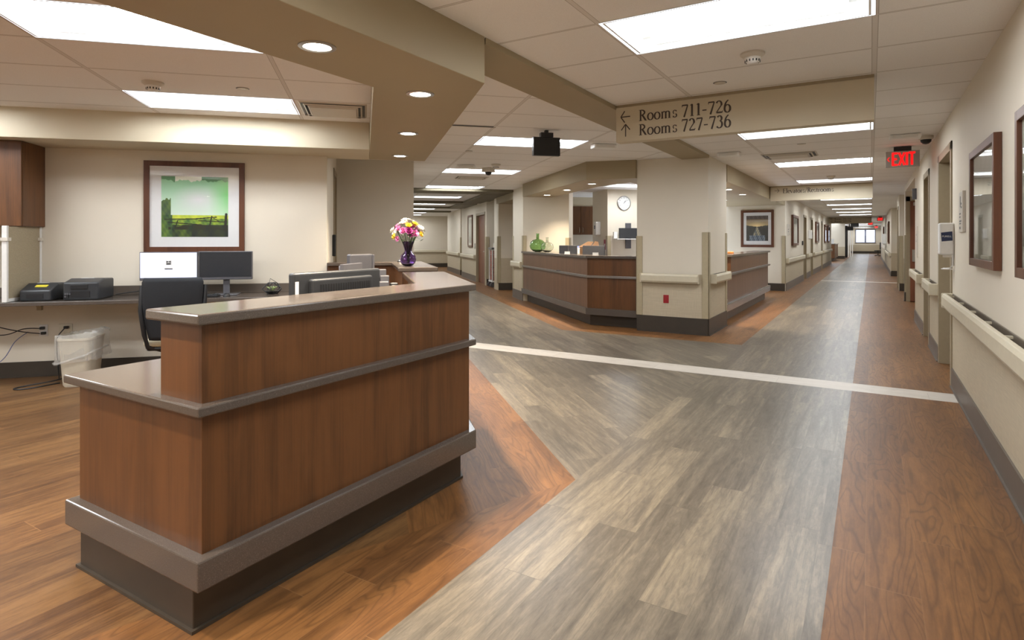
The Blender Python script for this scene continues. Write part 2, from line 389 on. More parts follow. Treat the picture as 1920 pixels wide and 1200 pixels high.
# ------------------------------------------------------------------ recessed light panels
def troffer():
    t = thing('ceiling_light', '', 'light')
    L, W, D = 1.25, .60, .075
    b = MB(); x, y = L/2, W/2; xi, yi = x-.03, y-.02
    def q(*p): b.bm.faces.new([b.bm.verts.new(v) for v in p])
    # flange ring, then walls of the pan, then top
    for s_ in (1,):
        o4 = [(-x-.012,-y-.012,0),(x+.012,-y-.012,0),(x+.012,y+.012,0),(-x-.012,y+.012,0)]; i4 = [(-x,-y,0),(x,-y,0),(x,y,0),(-x,y,0)]
        t4 = [(-xi,-yi,D),(xi,-yi,D),(xi,yi,D),(-xi,yi,D)]
        for i in range(4):
            j = (i+1)%4; q(o4[i], o4[j], i4[j], i4[i]); q(i4[i], i4[j], t4[j], t4[i])
        q(*t4)
    b.out('housing', HOUSE, t)
    b = MB()       # curved central lens
    b.grid(lambda u, v: (-xi+.06+u*(2*xi-.12), (v-.5)*.40, D-.008-.035*math.sin(math.pi*v)), 2, 8)
    b.out('lens', LENS, t, smooth=True)
    b = MB()
    for s_ in (-1, 1):   # bright side reflectors
        b.poly([(-xi+.06, s_*.205, D-.006), (xi-.06, s_*.205, D-.006), (xi-.06, s_*(yi-.006), .03), (-xi+.06, s_*(yi-.006), .03)])
    b.out('side_reflector', LENS2, t)
    return t
LENS2 = HOUSE
T0 = troffer(); first = [True]
def put_light(loc, rz, label, group):
    if first[0]:
        first[0] = False; T0.location = loc; T0.rotation_euler = (0, 0, rz); T0['label'] = label; T0['group'] = group; return T0
    return dup(T0, loc, rz, label, group)
a_lab = {-10: 'recessed light panel over the main corridor well behind the viewpoint', -5: 'recessed light panel over the main corridor just behind the viewpoint',
         -1: 'largest recessed light panel, in front of the Rooms 711-726 sign band', 5: 'recessed light panel just beyond the Rooms 711-726 sign band',
         10: 'recessed light panel beyond the corridor air diffuser, left of the near EXIT sign', 15: 'recessed light panel just in front of the Elevators/Restrooms band'}
nth = ['first', 'second', 'third', 'fourth', 'fifth', 'sixth', 'seventh', 'eighth']
k = 0
for j in A_ROWS:
    if j in a_lab: lab = a_lab[j]
    elif j > 50: lab = 'tiny added light panel beyond the farthest sign band, %s one from it' % nth[[57, 65, 75, 85, 95, 102].index(j)]  # panels added to brighten the dark far end of the corridor
    else: lab = 'slim distant light panel, %s one seen past the Elevators/Restrooms band' % nth[k]; k += 1
    put_light((AX-APX/2, AY+(j+.5)*APY, H), 0, lab, 'light panels over the main corridor')
c_lab = ['light panel partly behind the hanging black sign back', 'light panel behind the small ceiling camera on the diagonal hall', 'light panel just before the dark ceiling frame of the diagonal hall']
k = 0
for n, j in enumerate(C_ROWS):
    lab = c_lab[n] if n < 3 else 'light panel inside the dark ceiling frames, %s one down the diagonal hall' % nth[n-3]  # the deepest of these is the added panel for the end wall
    put_light(xy(C_X0+CPX/2, C_Y0+(j+.5)*CPY, H), R45, lab, 'light panels over the diagonal hall')
put_light(xy(C_X0+3.5*CPX, C_Y0+8.5*CPY, H), R45, 'light panel over the second nurse station beside the clock wall', 'light panels behind the second station')
put_light(xy(C_X0+5.5*CPX, C_Y0+14.5*CPY, H), R45, 'light panel above the far wall cabinets behind the second station', 'light panels behind the second station')
l_lab = {(0, -1): 'light panel nearest the framed green landscape, beside a smoke detector', (0, -4): 'big light panel cut by the soffit over the front desk',
         (-2, -1): 'light panel over the wall counter left of the wall cabinet', (-2, -4): 'light panel over the left side of the work area',
         (-1, -8): 'light panel behind the viewpoint in the work area', (0, -7): 'light panel above the floor left of the front desk', (-3, -4): 'added leftmost light panel of the work area, outside the picture', (-2, -7): 'added light panel over the rear left of the work area, outside the picture'}
for (i, j), lab in l_lab.items():
    put_light(xy(LX+(i+.5)*LPX, LY+(j+.5)*LPY, H), R45, lab, 'light panels over the work area')
# ------------------------------------------------------------------ soffits, beams and sign bands
dl = [(-2.253, .55), (-2.253, 1.944), (-2.43, 2.911), (-3.419, 3.933), (-4.403, 4.933), (-2.253, -.85), (-2.253, -2.25)]
dl2 = [(-5.659, 10.776), (-4.777, 9.874), (-3.906, 9.009), (-2.3, 9.9), (-2.22, 11.3), (-2.22, 12.7), (-2.9, 14.3)]
tri = (-2.564, 2.574)
st('trim_1', SOFF, lambda b: b.prism([(-1.946, -6.2), (-1.946, 2.916)]+PQ((.683, 6.99), (.05, 6.99), (.05, 3.68))+[(-2.564, -6.2)], SF, H+.05), bevel=.004)
st('trim_2', FACE, lambda b: b.box(-7, 6.24, SF, .049, 7.02, H+.05), R45, .004)
st('trim_3', SOFF, lambda b: b.prism([(-2.33, 3.31), (-1.946, 2.925), (-1.946, 8.598), (-2.33, 8.598)], 2.507, H+.05), 0, .003)
st('trim_4', SOFF, lambda b: b.prism(PQ((3.28, 12.3), (3.28, 8.54))+[(-3.002, 8.54), (-3.002, 9.825), (-1.946, 9.825), (-1.946, 14.45), (-2.95, 14.45), (-2.95, 11.0), (-3.3, 11.0), (-3.3, 9.14)]+PQ((3.92, 9.6), (3.92, 12.3)), SF, H+.05), bevel=.004)
st('trim_5', SOFF, lambda b: b.box(-3.4, 14.452, SF, -1.94, 17.158, H+.05), 0)
# dark olive ceiling frames down the diagonal hall
def olive(b):
    for q0, q1 in ((13.75, 14.6), (18.2, 18.8), (21.2, 21.7), (24.3, 24.8)): b.box(.72, q0, 2.49, 3.44, q1, H+.04)
    b.box(2.95, 14.6, 2.485, 3.6, 18.2, H+.04); b.box(2.95, 18.8, 2.485, 3.6, 21.2, H+.04)
st('trim_6', OLIVE, olive, R45)
def bulk(b):
    b.box(3.44, 13.8, 2.32, 4.2, 15.65, H+.03)
st('trim_7', SOFF, bulk, R45)
# ---- serif lettering
def stroke_glyphs():
    T, t = .085, .036
    def arc(cx, cy, rx, ry, a0, a1, n=14, thick=T, thin=t):
        out = []
        for i in range(n+1):
            a = math.radians(a0+(a1-a0)*i/n); out.append((cx+rx*math.cos(a), cy+ry*math.sin(a), thin+(thick-thin)*abs(math.cos(a))))
        return out
    def ln(x0, y0, x1, y1, w=T, w2=None): return [(x0, y0, w), (x1, y1, w if w2 is None else w2)]
    def srf(x, y, l=.11): return ln(x-l, y, x+l, y, .028)
    G = {}
    G['R'] = (.62, [ln(.14, 0, .14, .68), srf(.14, .012), srf(.12, .668, .1), arc(.16, .51, .28, .16, 90, -90), ln(.14, .67, .18, .67, t), ln(.14, .35, .22, .35, t), ln(.27, .36, .52, .02, .09), ln(.5, .012, .62, .012, .028)])
    G['o'] = (.5, [arc(.25, .22, .19, .215, 0, 360, 24)])
    G['m'] = (.82, [ln(.12, 0, .12, .42), srf(.12, .012, .09), ln(.03, .41, .12, .41, .028), arc(.25, .3, .12, .125, 150, 0), ln(.37, 0, .37, .3), srf(.37, .012, .09), arc(.5, .3, .13, .125, 170, 0), ln(.63, 0, .63, .3), srf(.63, .012, .09)])
    G['s'] = (.4, [arc(.19, .325, .11, .105, 30, 250, thick=.05), arc(.2, .115, .12, .105, 70, -170, thick=.06), ln(.31, .43, .31, .33, .026), ln(.07, .1, .07, .0, .026)])
    G['n'] = (.56, [ln(.12, 0, .12, .42), srf(.12, .012, .09), ln(.03, .41, .12, .41, .028), arc(.26, .3, .13, .125, 150, 0), ln(.39, 0, .39, .3), srf(.39, .012, .09)])
    G['E'] = (.58, [ln(.14, 0, .14, .68), srf(.12, .012, .08), srf(.12, .668, .08), ln(.14, .66, .5, .66, .036), ln(.5, .66, .5, .56, .026), ln(.14, .36, .42, .36, .032), ln(.42, .42, .42, .3, .026), ln(.14, .02, .52, .02, .036), ln(.52, .02, .54, .14, .026)])
    G['l'] = (.27, [ln(.13, 0, .13, .72), srf(.13, .012, .09), ln(.04, .7, .13, .71, .028)])
    G['e'] = (.44, [arc(.23, .22, .17, .21, 0, 315), ln(.07, .24, .4, .24, .03)])
    G['v'] = (.48, [ln(.06, .42, .24, .01, .075), ln(.24, .01, .42, .42, .034), srf(.07, .42, .08), srf(.4, .42, .07)])
    G['a'] = (.43, [arc(.19, .31, .13, .11, 150, 0), ln(.32, .31, .32, .04), ln(.32, .03, .4, .02, .04), arc(.18, .12, .11, .105, 60, 330), ln(.24, .23, .32, .27, .03)])
    G['t'] = (.32, [ln(.15, .06, .15, .52), arc(.22, .08, .08, .07, 180, 300, thick=.06), ln(.04, .41, .29, .41, .03)])
    G['r'] = (.36, [ln(.12, 0, .12, .42), srf(.12, .012, .09), ln(.03, .41, .12, .41, .028), arc(.24, .3, .11, .12, 140, 50, thick=.05), ln(.29, .37, .31, .37, .07)])
    G['/'] = (.4, [ln(.04, -.08, .34, .74, .04)])
    G['-'] = (.36, [ln(.05, .24, .31, .24, .05)])
    G['1'] = (.42, [ln(.22, 0, .22, .64), srf(.22, .012), ln(.1, .58, .22, .65, .03)])
    G['7'] = (.5, [ln(.07, .62, .45, .62, .06), ln(.44, .62, .2, -.02, .05, .08), ln(.08, .64, .07, .52, .026)])
    G['2'] = (.5, [arc(.23, .46, .16, .18, 155, -20), ln(.39, .42, .08, .05, .05, .045), ln(.07, .035, .44, .035, .065), ln(.44, .03, .46, .12, .026)])
    G['6'] = (.5, [arc(.25, .2, .17, .2, 0, 360, 24), arc(.42, .22, .34, .44, 180, 108, thick=.075)])
    G['3'] = (.48, [arc(.21, .5, .14, .14, 150, -80), arc(.2, .19, .18, .19, 85, -150)])
    G['0'] = (.5, [arc(.25, .32, .18, .32, 0, 360, 24)])
    G['4'] = (.5, [ln(.32, 0, .32, .64), ln(.31, .63, .04, .2, .035), ln(.03, .19, .46, .19, .045)])
    G['5'] = (.48, [ln(.13, .63, .4, .63, .06), ln(.13, .63, .11, .38, .032), arc(.2, .2, .18, .19, 110, -150)])
    G['<'] = (.8, [ln(.06, .3, .74, .3, .05), ln(.34, .62, .05, .3, .05), ln(.05, .3, .34, -.02, .05)])
    G['>'] = (.8, [ln(.06, .3, .74, .3, .05), ln(.46, .62, .75, .3, .05), ln(.75, .3, .46, -.02, .05)])
    G['^'] = (.8, [ln(.4, -.05, .4, .62, .05), ln(.08, .32, .4, .64, .05), ln(.4, .64, .72, .32, .05)])
    G[' '] = (.26, [])
    return G
GL = stroke_glyphs()
def serif(b, txt, org, ex, cap, width=None, wght=1):
    """flat lettering; org = baseline start, ex = text direction, cap = cap height"""
    k = cap/.68; tot = sum(GL[c][0] for c in txt); kx = width/tot if width else k
    org = Vector(org); ex = Vector(ex); ez = Vector((0, 0, 1)); x = 0; nrm = ex.cross(ez)
    for c in txt:
        for s_ in GL[c][1]:
            L_, R_ = [], []
            for i, (px, py, w_) in enumerate(s_):
                a = s_[max(i-1, 0)]; d = s_[min(i+1, len(s_)-1)]; dx, dy = d[0]-a[0], d[1]-a[1]; m_ = math.hypot(dx, dy) or 1
                nx, ny = -dy/m_*w_*wght/2, dx/m_*w_*wght/2
                for lst, sg in ((L_, 1), (R_, -1)):
                    lst.append(b.bm.verts.new(org+ex*((x+px)*kx+sg*nx*k)+ez*((py+sg*ny)*k)+nrm*random.uniform(0, .0006)))
            for i in range(len(s_)-1): b.bm.faces.new((L_[i], L_[i+1], R_[i+1], R_[i]))
        x += GL[c][0]
def band(name, y, x0, x1, zb, rows):
    o = st(name, FACE, lambda b: b.box(x0, y, zb, x1, y+.11, H), 0)
    e = MB(); e.box(x0, y-.008, H-.022, x1, y+.118, H-.001); e.out('ceiling_trim', FRAMEM, o)
    for txt, x, z, cap, wd in rows:
        b = MB(); serif(b, txt, (x, y-.002, z), (1, 0, 0), cap, wd, 1.2); b.out('lettering', INK, o)
band('trim_8', 5.02, -1.943, .02, 2.218, [('<', -1.905, 2.39, .108, .1), ('^', -1.905, 2.27, .108, .1), ('Rooms', -1.735, 2.387, .095, .34), ('711-726', -1.367, 2.383, .105, .405), ('Rooms', -1.735, 2.262, .095, .34), ('727-736', -1.367, 2.262, .105, .405)])
band('trim_9', 14.4, -1.93, .03, 2.222, [('>', -1.85, 2.405, .09, .11), ('Elevators/Restrooms', -1.675, 2.387, .1, 1.0)])
band('trim_10', 36, -1.93, .03, 2.23, [('<', -1.85, 2.42, .09, .11), ('<', -1.85, 2.29, .09, .11), ('Rooms', -1.66, 2.42, .09, .34), ('711-726', -1.28, 2.42, .09, .4), ('Rooms', -1.66, 2.29, .09, .34), ('727-736', -1.28, 2.29, .09, .4)])
# downlights: lens disc, trim ring and the lamp itself
def downlight():
    t = thing('downlight', '', 'light')
    b = MB(); n = 28
    prof = [(.088, 0), (.088, -.005), (.066, -.007), (.063, .0), (.063, -.001)]
    rings = [[b.bm.verts.new((r*math.cos(2*math.pi*k/n), r*math.sin(2*math.pi*k/n), z)) for k in range(n)] for r, z in prof]
    for i in range(len(rings)-1):
        for k in range(n): b.bm.faces.new((rings[i][k], rings[i][(k+1)%n], rings[i+1][(k+1)%n], rings[i+1][k]))
    b.out('trim_ring', METAL, t, smooth=True)
    b = MB(); b.lathe([(.062, -.0035), (.062, -.001)], n=28); b.out('lens', DISC, t)
    return t
D0 = downlight()
names = ['downlight in the front desk soffit just above the desk end, outside the picture', 'largest downlight in the soffit over the front desk', 'second downlight in the front desk soffit, near its corner',
         'third downlight in the front desk soffit', 'smallest downlight of the front desk soffit, near the dark wall', 'downlight of the desk soffit behind the viewpoint', 'hindmost downlight of the desk soffit behind the viewpoint']
names2 = ['downlight above the green bottle at the second station', 'middle downlight above the second station counter', 'downlight at the corner of the second station soffit',
          'downlight beside the square pillar at the second station', 'downlight above the right arm of the second station', 'downlight above the right arm nearer the canal picture', 'downlight deep behind the right arm of the second station']
for i, ((x, y), lab) in enumerate(list(zip(dl, names))+list(zip(dl2, names2))):
    g = 'round downlights in the front desk soffit' if i < 7 else 'round downlights of the second station'
    o = D0 if i == 0 else dup(D0, (x, y, SF), 0)
    o.location = (x, y, SF); o['label'] = lab; o['group'] = g
    ld = bpy.data.lights.new('downlight_lamp', 'SPOT'); ld.energy = L_DOWN if i < 7 else L_DOWN*.6; ld.color = (1, .83, .63)
    ld.spot_size = math.radians(118); ld.spot_blend = .9; ld.shadow_soft_size = .04
    lo = bpy.data.objects.new('downlight_lamp', ld); COL.objects.link(lo); lo.parent = o; lo.location = (0, 0, -.012)
# ------------------------------------------------------------------ walls
WX = .645
st('wall_left', WALLP, lambda b: b.box(-7, 6.85, 0, -.403, 7.05, H), R45)
def alcove(b):
    b.box(-.603, 7.05, 0, -.403, 8.24, H); b.box(-.603, 9.04, 0, -.403, 9.25, H); b.box(-.603, 8.24, 2.3, -.403, 9.04, H); b.box(-.7, 8.1, 0, -.604, 9.2, H)
st('wall_left', WALLP, alcove, R45)
st('wall_left', WALLT, lambda b: b.prism([(-.403, 9.1), (.72, 9.1), (.72, 30), (.5, 30), (.5, 9.3), (-.403, 9.3)], 0, H), R45)
st('wall_back', WALL, lambda b: (b.box(1.05, 29.8, 0, 4.8, 30, H), b.box(.4, 28.6, 0, 1.05, 28.8, H), b.box(1.0, 28.8, 0, 1.05, 29.8, H)), R45)
# diagonal hall, right side blocks
def hallright(b):
    b.prism([(3.5, 15.65), (4.7, 15.65), (4.7, 16.1), (3.48, 16.1), (3.48, 15.69)], 0, H)
    b.box(3.5, 17.28, 0, 4.7, 17.45, H); b.box(3.5, 17.45, 2.18, 4.7, 18.95, H); b.box(3.5, 18.95, 0, 4.7, 21.9, H); b.box(3.62, 17.45, 0, 4.7, 18.95, H)
    b.box(4.0, 21.9, 0, 4.7, 22.7, H); b.box(3.58, 22.7, 0, 4.7, 26.4, H); b.box(4.2, 26.4, 0, 4.7, 30, H)
    b.box(4.6, 13.8, 0, 4.8, 17.3, H)
st('wall_right', WALL, hallright, R45)
st('wall_right', WALL, lambda b: b.prism([(-6.63, 11.47), (-5.5, 11.47), (-5.5, 11.66), (-6.72, 11.75), (-6.95, 12.55), (-7.33, 12.2)], 0, H))
# behind the second station
st('wall_middle', WALLP, lambda b: b.prism([(5.55, 13.06), (6.6, 13.06), (6.6, 14.0), (5.55, 14.0)], 0, H), R45)
st('wall_middle', WALLP, lambda b: b.box(4.2, 16.0, 0, 8.2, 16.2, H), R45)
st('wall_middle', WALLP, lambda b: b.prism([(-2.35, 17.16), (-1.94, 17.16), (-1.94, 17.3), (-7.3, 17.3), (-7.3, 17.16)], 0, H))
# square pillar
st('wall_middle', WALL, lambda b: b.box(-3.0, 8.6, 0, -1.96, 9.82, H-.001))
# main corridor left wall with door openings at (Y0,Y1)
LDOORS = [(22.15, 23.2), (24.9, 25.9), (30.4, 31.3)]
def lw(b):
    y = 17.3
    for a, c in LDOORS+[(38.5, None)]:
        b.box(-2.4, y, 0, -1.94, a, H)
        if c: b.box(-2.4, a, 2.18, -1.94, c, H); b.box(-2.4, a, 0, -2.2, c, 2.18); y = c
    b.box(-3.4, 38.5, 0, -3.2, 49, H); b.box(-3.4, 49, 0, -1.6, 49.3, H); b.box(-2.2, 49.3, 0, -1.9, 52.5, H); b.box(-3.4, 38.35, 0, -2.3, 38.5, H); b.box(-1.95, 56, 0, -1.75, 70, H)
st('wall_left', WALL, lw)
# right wall: solid runs, door openings and niches
RD = [(6.82, 8.06, .16), (9.31, 10.2, .16)]
def rw(b):
    b.box(WX, -6.2, 0, 1.1, 6.82, H); b.box(WX, 8.06, 0, 1.1, 9.31, H); b.box(WX, 10.2, 0, 1.1, 12.25, H)
    for a, c, d in RD: b.box(WX, a, 2.25, 1.1, c, H); b.box(WX+d, a, 0, 1.1, c, 2.25)
    b.box(1.55, 12.25, 0, 1.7, 19, H); b.box(WX, 12.25, 2.42, 1.55, 15.7, H); b.box(1.1, 12.1, 0, 1.7, 12.25, H)
    b.box(WX, 15.7, 0, 1.6, 15.95, H); b.box(WX, 18.8, 0, 1.6, 19.3, H)
    b.box(WX, 19.3, 2.25, 1.1, 20.0, H); b.box(WX+.12, 19.3, 0, 1.1, 20, 2.25); b.box(WX, 20.0, 0, 1.1, 20.3, H)
    b.box(1.1, 20.3, 0, 1.3, 26.4, H); b.box(WX, 26.3, 0, 1.3, 52, H); b.box(.9, 52, 0, 1.1, 70, H)
st('wall_right', WALL, rw)
st('wall_front', WALL, lambda b: b.box(-9.2, -6.3, 0, 1.1, -6.15, H))
st('wall_left', WALL, lambda b: b.box(-9.3, -6.3, 0, -8.6, 1.6, H))
st('wall_left', WALLP, lambda b: b.box(-5.9, 3.5, 0, -5.7, 7, H), R45)
# end wall with the window
def endw(b):
    b.box(-3.4, 70, 0, -1.33, 70.2, H); b.box(.36, 70, 0, 1.1, 70.2, H); b.box(-1.33, 70, 0, .36, 70.2, 1.1); b.box(-1.33, 70, 2.4, .36, 70.2, H)
st('wall_back', WALL, endw)
wn = st('window_1', plain('grey_window_frame', (110, 114, 130), .5), lambda b: (b.box(-1.36, 69.93, 1.06, .39, 70.1, 1.12), b.box(-1.36, 69.95, 2.36, .39, 70.1, 2.42), b.box(-1.36, 69.95, 1.1, -1.3, 70.1, 2.4), b.box(.33, 69.95, 1.1, .39, 70.1, 2.4), b.box(-.55, 69.95, 1.1, -.41, 70.1, 2.4)))
b = MB(); b.box(-1.3, 70.08, 1.12, .33, 70.1, 2.36); b.out('pane', DAY, wn)
b = MB(); b.box(-1.3, 70.06, 1.66, .33, 70.07, 1.70); b.out('window_blind_rail', WHITE, wn)
w2 = st('window_2', DAY, lambda b: b.box(-3.3, 55.9, .4, -1.9, 56, 2.2))
# glazed side bay far along
b = MB()
for i in range(5): b.box(-1.8+i*.12, 53+i*.7, 0, -1.74+i*.12, 53.06+i*.7, 2.2)
struct(b.out('trim_11', OFFW))
st('trim_12', BLACK, lambda b: b.box(-1.86, 52.5, 0, -1.55, 52.8, 2.45))
# ------------------------------------------------------------------ baseboards
def base(name, segs, rz=0, mat=None, h=.15):
    def f(b):
        for x0, y0, x1, y1, nx, ny in segs:
            t = .012; b.prism([(x0, y0), (x1, y1), (x1+nx*t, y1+ny*t), (x0+nx*t, y0+ny*t)], 0, h)
            b.prism([(x0, y0), (x1, y1), (x1+nx*(t+.012), y1+ny*(t+.012)), (x0+nx*(t+.012), y0+ny*(t+.012))], 0, .008)
    return st(name, mat or COVE, f, rz)
base('baseboard_right', [(WX, -6.1, WX, 6.8, -1, 0), (WX, 8.1, WX, 9.26, -1, 0), (WX, 10.25, WX, 12.25, -1, 0), (WX, 26.3, WX, 52, -1, 0)], mat=COVEL, h=.17)
base('baseboard_right', [(WX, 15.7, 1.5, 15.7, 0, -1), (WX, 18.8, 1.5, 18.8, 0, -1), (WX, 26.3, 1.1, 26.3, 0, -1), (WX, 15.7, WX, 15.95, -1, 0)], mat=COVE, h=.2)
base('baseboard_left', [(-1.94, 17.3, -1.94, 22.1, 1, 0), (-1.94, 23.25, -1.94, 24.85, 1, 0), (-1.94, 25.95, -1.94, 30.35, 1, 0), (-1.94, 31.35, -1.94, 38.5, 1, 0)], mat=COVEL, h=.2)
base('baseboard_left', [(-5, 17.16, -1.94, 17.16, 0, -1), (-3.2, 49, -1.6, 49, 0, -1)], h=.2)
base('baseboard_middle', [(-3.0, 8.6, -1.96, 8.6, 0, -1), (-1.96, 8.6, -1.96, 9.82, 1, 0)], h=.235)
base('baseboard_left', [(-6, 6.85, -.403, 6.85, 0, -1), (.72, 9.1, -.4, 9.1, 0, -1), (.72, 9.1, .72, 29, 1, 0)], R45, h=.15)
base('baseboard_right', [(3.5, 15.65, 4.6, 15.65, 0, -1), (3.5, 17.28, 4.6, 17.28, 0, -1), (4.0, 21.9, 4.0, 22.7, -1, 0), (3.58, 22.7, 4.6, 22.7, 0, -1), (1.05, 29.8, 4.8, 29.8, 0, -1), (.7, 28.6, 1.05, 28.6, 0, -1)], R45, h=.19)
base('baseboard_right', [(3.5, 18.97, 3.5, 21.9, -1, 0), (3.58, 22.7, 3.58, 26.4, -1, 0)], R45, COVEL, h=.19)
base('baseboard_right', [(-7.33, 12.2, -6.63, 11.47, -S2, -S2)], h=.2, mat=COVEL)
base('baseboard_back', [(-3.3, 70, 1, 70, 0, -1)], h=.22)
# ------------------------------------------------------------------ corner guards
def guard(n, x, y, dirs, rz=0, z1=1.46, z0=.2):
    """angle guard on a corner; dirs = two unit directions of the legs"""
    def f(b):
        for dx, dy in dirs:
            o_ = [d for d in dirs if d != (dx, dy)][0]; t = .012; L = .085
            ax, ay = x-o_[0]*t, y-o_[1]*t
            b.prism([(ax-dx*t, ay-dy*t), (ax+dx*L, ay+dy*L), (ax+dx*L+o_[0]*t, ay+dy*L+o_[1]*t), (ax-dx*t+o_[0]*t, ay-dy*t+o_[1]*t)], z0, z1)
    st('trim_%d' % n, GUARD, f, rz, .004)
guard(13, -1.96, 8.6, [(-1, 0), (0, 1)], z0=.236); guard(14, -3.0, 8.6, [(1, 0), (0, 1)], z1=1.41, z0=.236); guard(15, -1.96, 9.82, [(-1, 0), (0, -1)], z0=.236)
guard(16, -1.94, 17.16, [(-1, 0), (0, 1)], z1=1.46)
guard(17, -6.63, 11.47, [(1, 0), (-S2, S2)], z1=1.45)
guard(18, -7.33, 12.2, [(S2, -S2), (.5, .6)], z1=1.45); guard(19, -5.5, 11.47, [(-1, 0), (0, 1)], z1=1.4, z0=.8)
guard(20, 3.48, 15.65, [(1, 0), (0, 1)], R45, 1.45); guard(21, 3.5, 17.28, [(1, 0), (0, 1)], R45, 1.45); guard(22, 3.58, 22.7, [(1, 0), (0, 1)], R45, 1.45)
guard(23, 5.55, 13.06, [(1, 0), (0, 1)], R45, 1.45, .8); guard(24, WX, 15.7, [(1, 0), (0, 1)]); guard(25, WX, 18.8, [(1, 0), (0, 1)]); guard(26, 1.05, 28.6, [(-1, 0), (0, 1)], R45, 1.45)
# ------------------------------------------------------------------ handrails: a length of cream rail on wall brackets
def handrail(label, L, loc, rz, group='cream handrails along the walls', w=.075):
    """runs along +x from loc, stands off the wall towards -y"""
    t = thing('handrail', label, 'handrail', loc, rz, group)
    b = MB(); z0, z1 = .725, .862
    prof = [(-.012, z0), (-w+.015, z0+.004), (-w, z0+.03), (-w, z1-.03), (-w+.012, z1-.006), (-w+.03, z1), (-w+.045, z1-.012), (-w+.045, z1-.05), (-.012, z1-.06)]
    vs = [[b.bm.verts.new((x, y, z)) for y, z in prof] for x in (.02, L-.02)]
    n = len(prof)
    for i in range(n): b.bm.faces.new((vs[0][i], vs[0][(i+1)%n], vs[1][(i+1)%n], vs[1][i]))
    b.bm.faces.new(vs[0]); b.bm.faces.new(vs[1][::-1])
    b.out('rail', RAIL, t, bevel=.004)
    b = MB(); ec = [(0, 0, z0), (L-.02, 0, z0)]
    for x0, x1 in ((0, .022), (L-.022, L)):
        b = MB(); b.box(x0, -w-.001, z0-.001, x1, -.0, z1); b.out('end_cap', RAIL, t, bevel=.012, seg=3)
    b = MB(); b.box(.02, -.008, z1-.07, L-.02, -.0005, z1-.005); b.out('wall_channel', COVEL, t)
    b = MB()
    k = max(2, int(L/.6))
    for i in range(k): x = .15+(L-.3)*i/(k-1); b.box(x-.015, -w+.03, z1-.03, x+.015, -.008, z1-.016)
    b.out('bracket', RAIL, t)
    return t
handrail('long cream handrail in the right foreground, passing below both framed pictures', 9.3, (WX, 6.75, 0), -math.pi/2, w=.09)
handrail('short cream handrail between the first and second right-hand doors', 1.1, (WX, 9.25, 0), -math.pi/2, w=.09)
handrail('short cream handrail past the second right-hand door, before the brown open door', 1.9, (WX, 12.2, 0), -math.pi/2, w=.09)
handrail('far cream handrail on the right wall under the small dispensers', 8.5, (WX, 35.3, 0), -math.pi/2)
handrail('cream handrail on the front face of the square pillar, above the red outlet', .86, (-2.93, 8.6, 0), 0, w=.09)
handrail('very short cream handrail round the corridor side of the square pillar', 1.05, (-1.96, 8.72, 0), math.pi/2, w=.09)
for y0, L, lab in ((17.35, 4.7, 'cream handrail under the first framed picture on the corridor left wall'), (23.3, 1.5, 'stubby cream handrail between the first two left corridor doors'), (26, 4.3, 'cream handrail under the second framed picture on the corridor left wall'), (31.4, 6.8, 'farthest cream handrail on the corridor left wall')):
    handrail(lab, L, (-1.94, y0, 0), math.pi/2)
handrail('cream handrail stub left of the green glass bottle counter', .9, xy(3.44, 13.78), R45-math.pi/2)
handrail('cream handrail left of the hall door, under the narrow framed picture', 2.8, xy(3.5, 21.85), R45-math.pi/2)
handrail('cream handrail on the far right wall of the diagonal hall', 3.5, xy(3.58, 26.35), R45-math.pi/2)
handrail('cream handrail across the end wall of the diagonal hall', 3.0, xy(1.2, 29.8), R45)
# ------------------------------------------------------------------ doors
def door_set(name, side, y0, y1, depth, zt=2.2, leafmat=FRAMEM, handle=True, hy=None, rz=0, x=WX):
    """steel frame lining an opening in a wall facing -x (side=1) or +x (side=-1)"""
    s_ = side
    def f(b):
        for a, c in ((y0-.05, y0+.03), (y1-.03, y1+.05)):
            b.box(min(x-s_*.012, x+s_*(depth-.01)), a, 0, max(x-s_*.012, x+s_*(depth-.01)), c, zt+.05)
        b.box(min(x-s_*.012, x+s_*(depth-.01)), y0-.05, zt-.03, max(x-s_*.012, x+s_*(depth-.01)), y1+.05, zt+.05)
        for a, c in ((y0+.03, y0+.045), (y1-.045, y1-.03)):
            xa, xb = x+s_*(depth-.07), x+s_*(depth-.04); b.box(min(xa, xb), a, 0, max(xa, xb), c, zt-.03)
    o = st(name, FRAMEM, f, rz, .003)
    b = MB(); xa, xb = x+s_*(depth-.045), x+s_*(depth-.002); b.box(min(xa, xb), y0+.032, .01, max(xa, xb), y1-.032, zt-.032); lf = b.out('door_leaf', leafmat, o)
    if handle:
        hy = hy if hy else y0+.1
        b = MB(); xc = x+s_*(depth-.045)
        b.tube([(xc, hy, 1.0), (xc-s_*.06, hy, 1.0), (xc-s_*.065, hy+.02, 1.0), (xc-s_*.065, hy+.13, 1.0)], .011)
        b.box(min(xc, xc-s_*.01), hy-.03, .93, max(xc, xc-s_*.01), hy+.03, 1.07); b.out('lever_handle', METAL, lf, smooth=True)
    return o
door_set('door_1', 1, 6.86, 8.02, .16, 2.22); door_set('door_2', 1, 9.35, 10.16, .16, 2.22, hy=9.45); door_set('door_3', 1, 19.32, 19.98, .12, 2.22)
for i, (a, c) in enumerate(LDOORS): door_set('door_%d' % (4+i), -1, a+.05, c-.05, .25, 2.15, x=-1.94)
door_set('door_7', 1, 17.5, 18.9, .11, 2.15, DOORW, rz=R45, x=3.5, hy=17.62)
door_set('door_8', -1, 8.29, 8.99, .12, 2.26, FRAMEM, rz=R45, x=-.403)
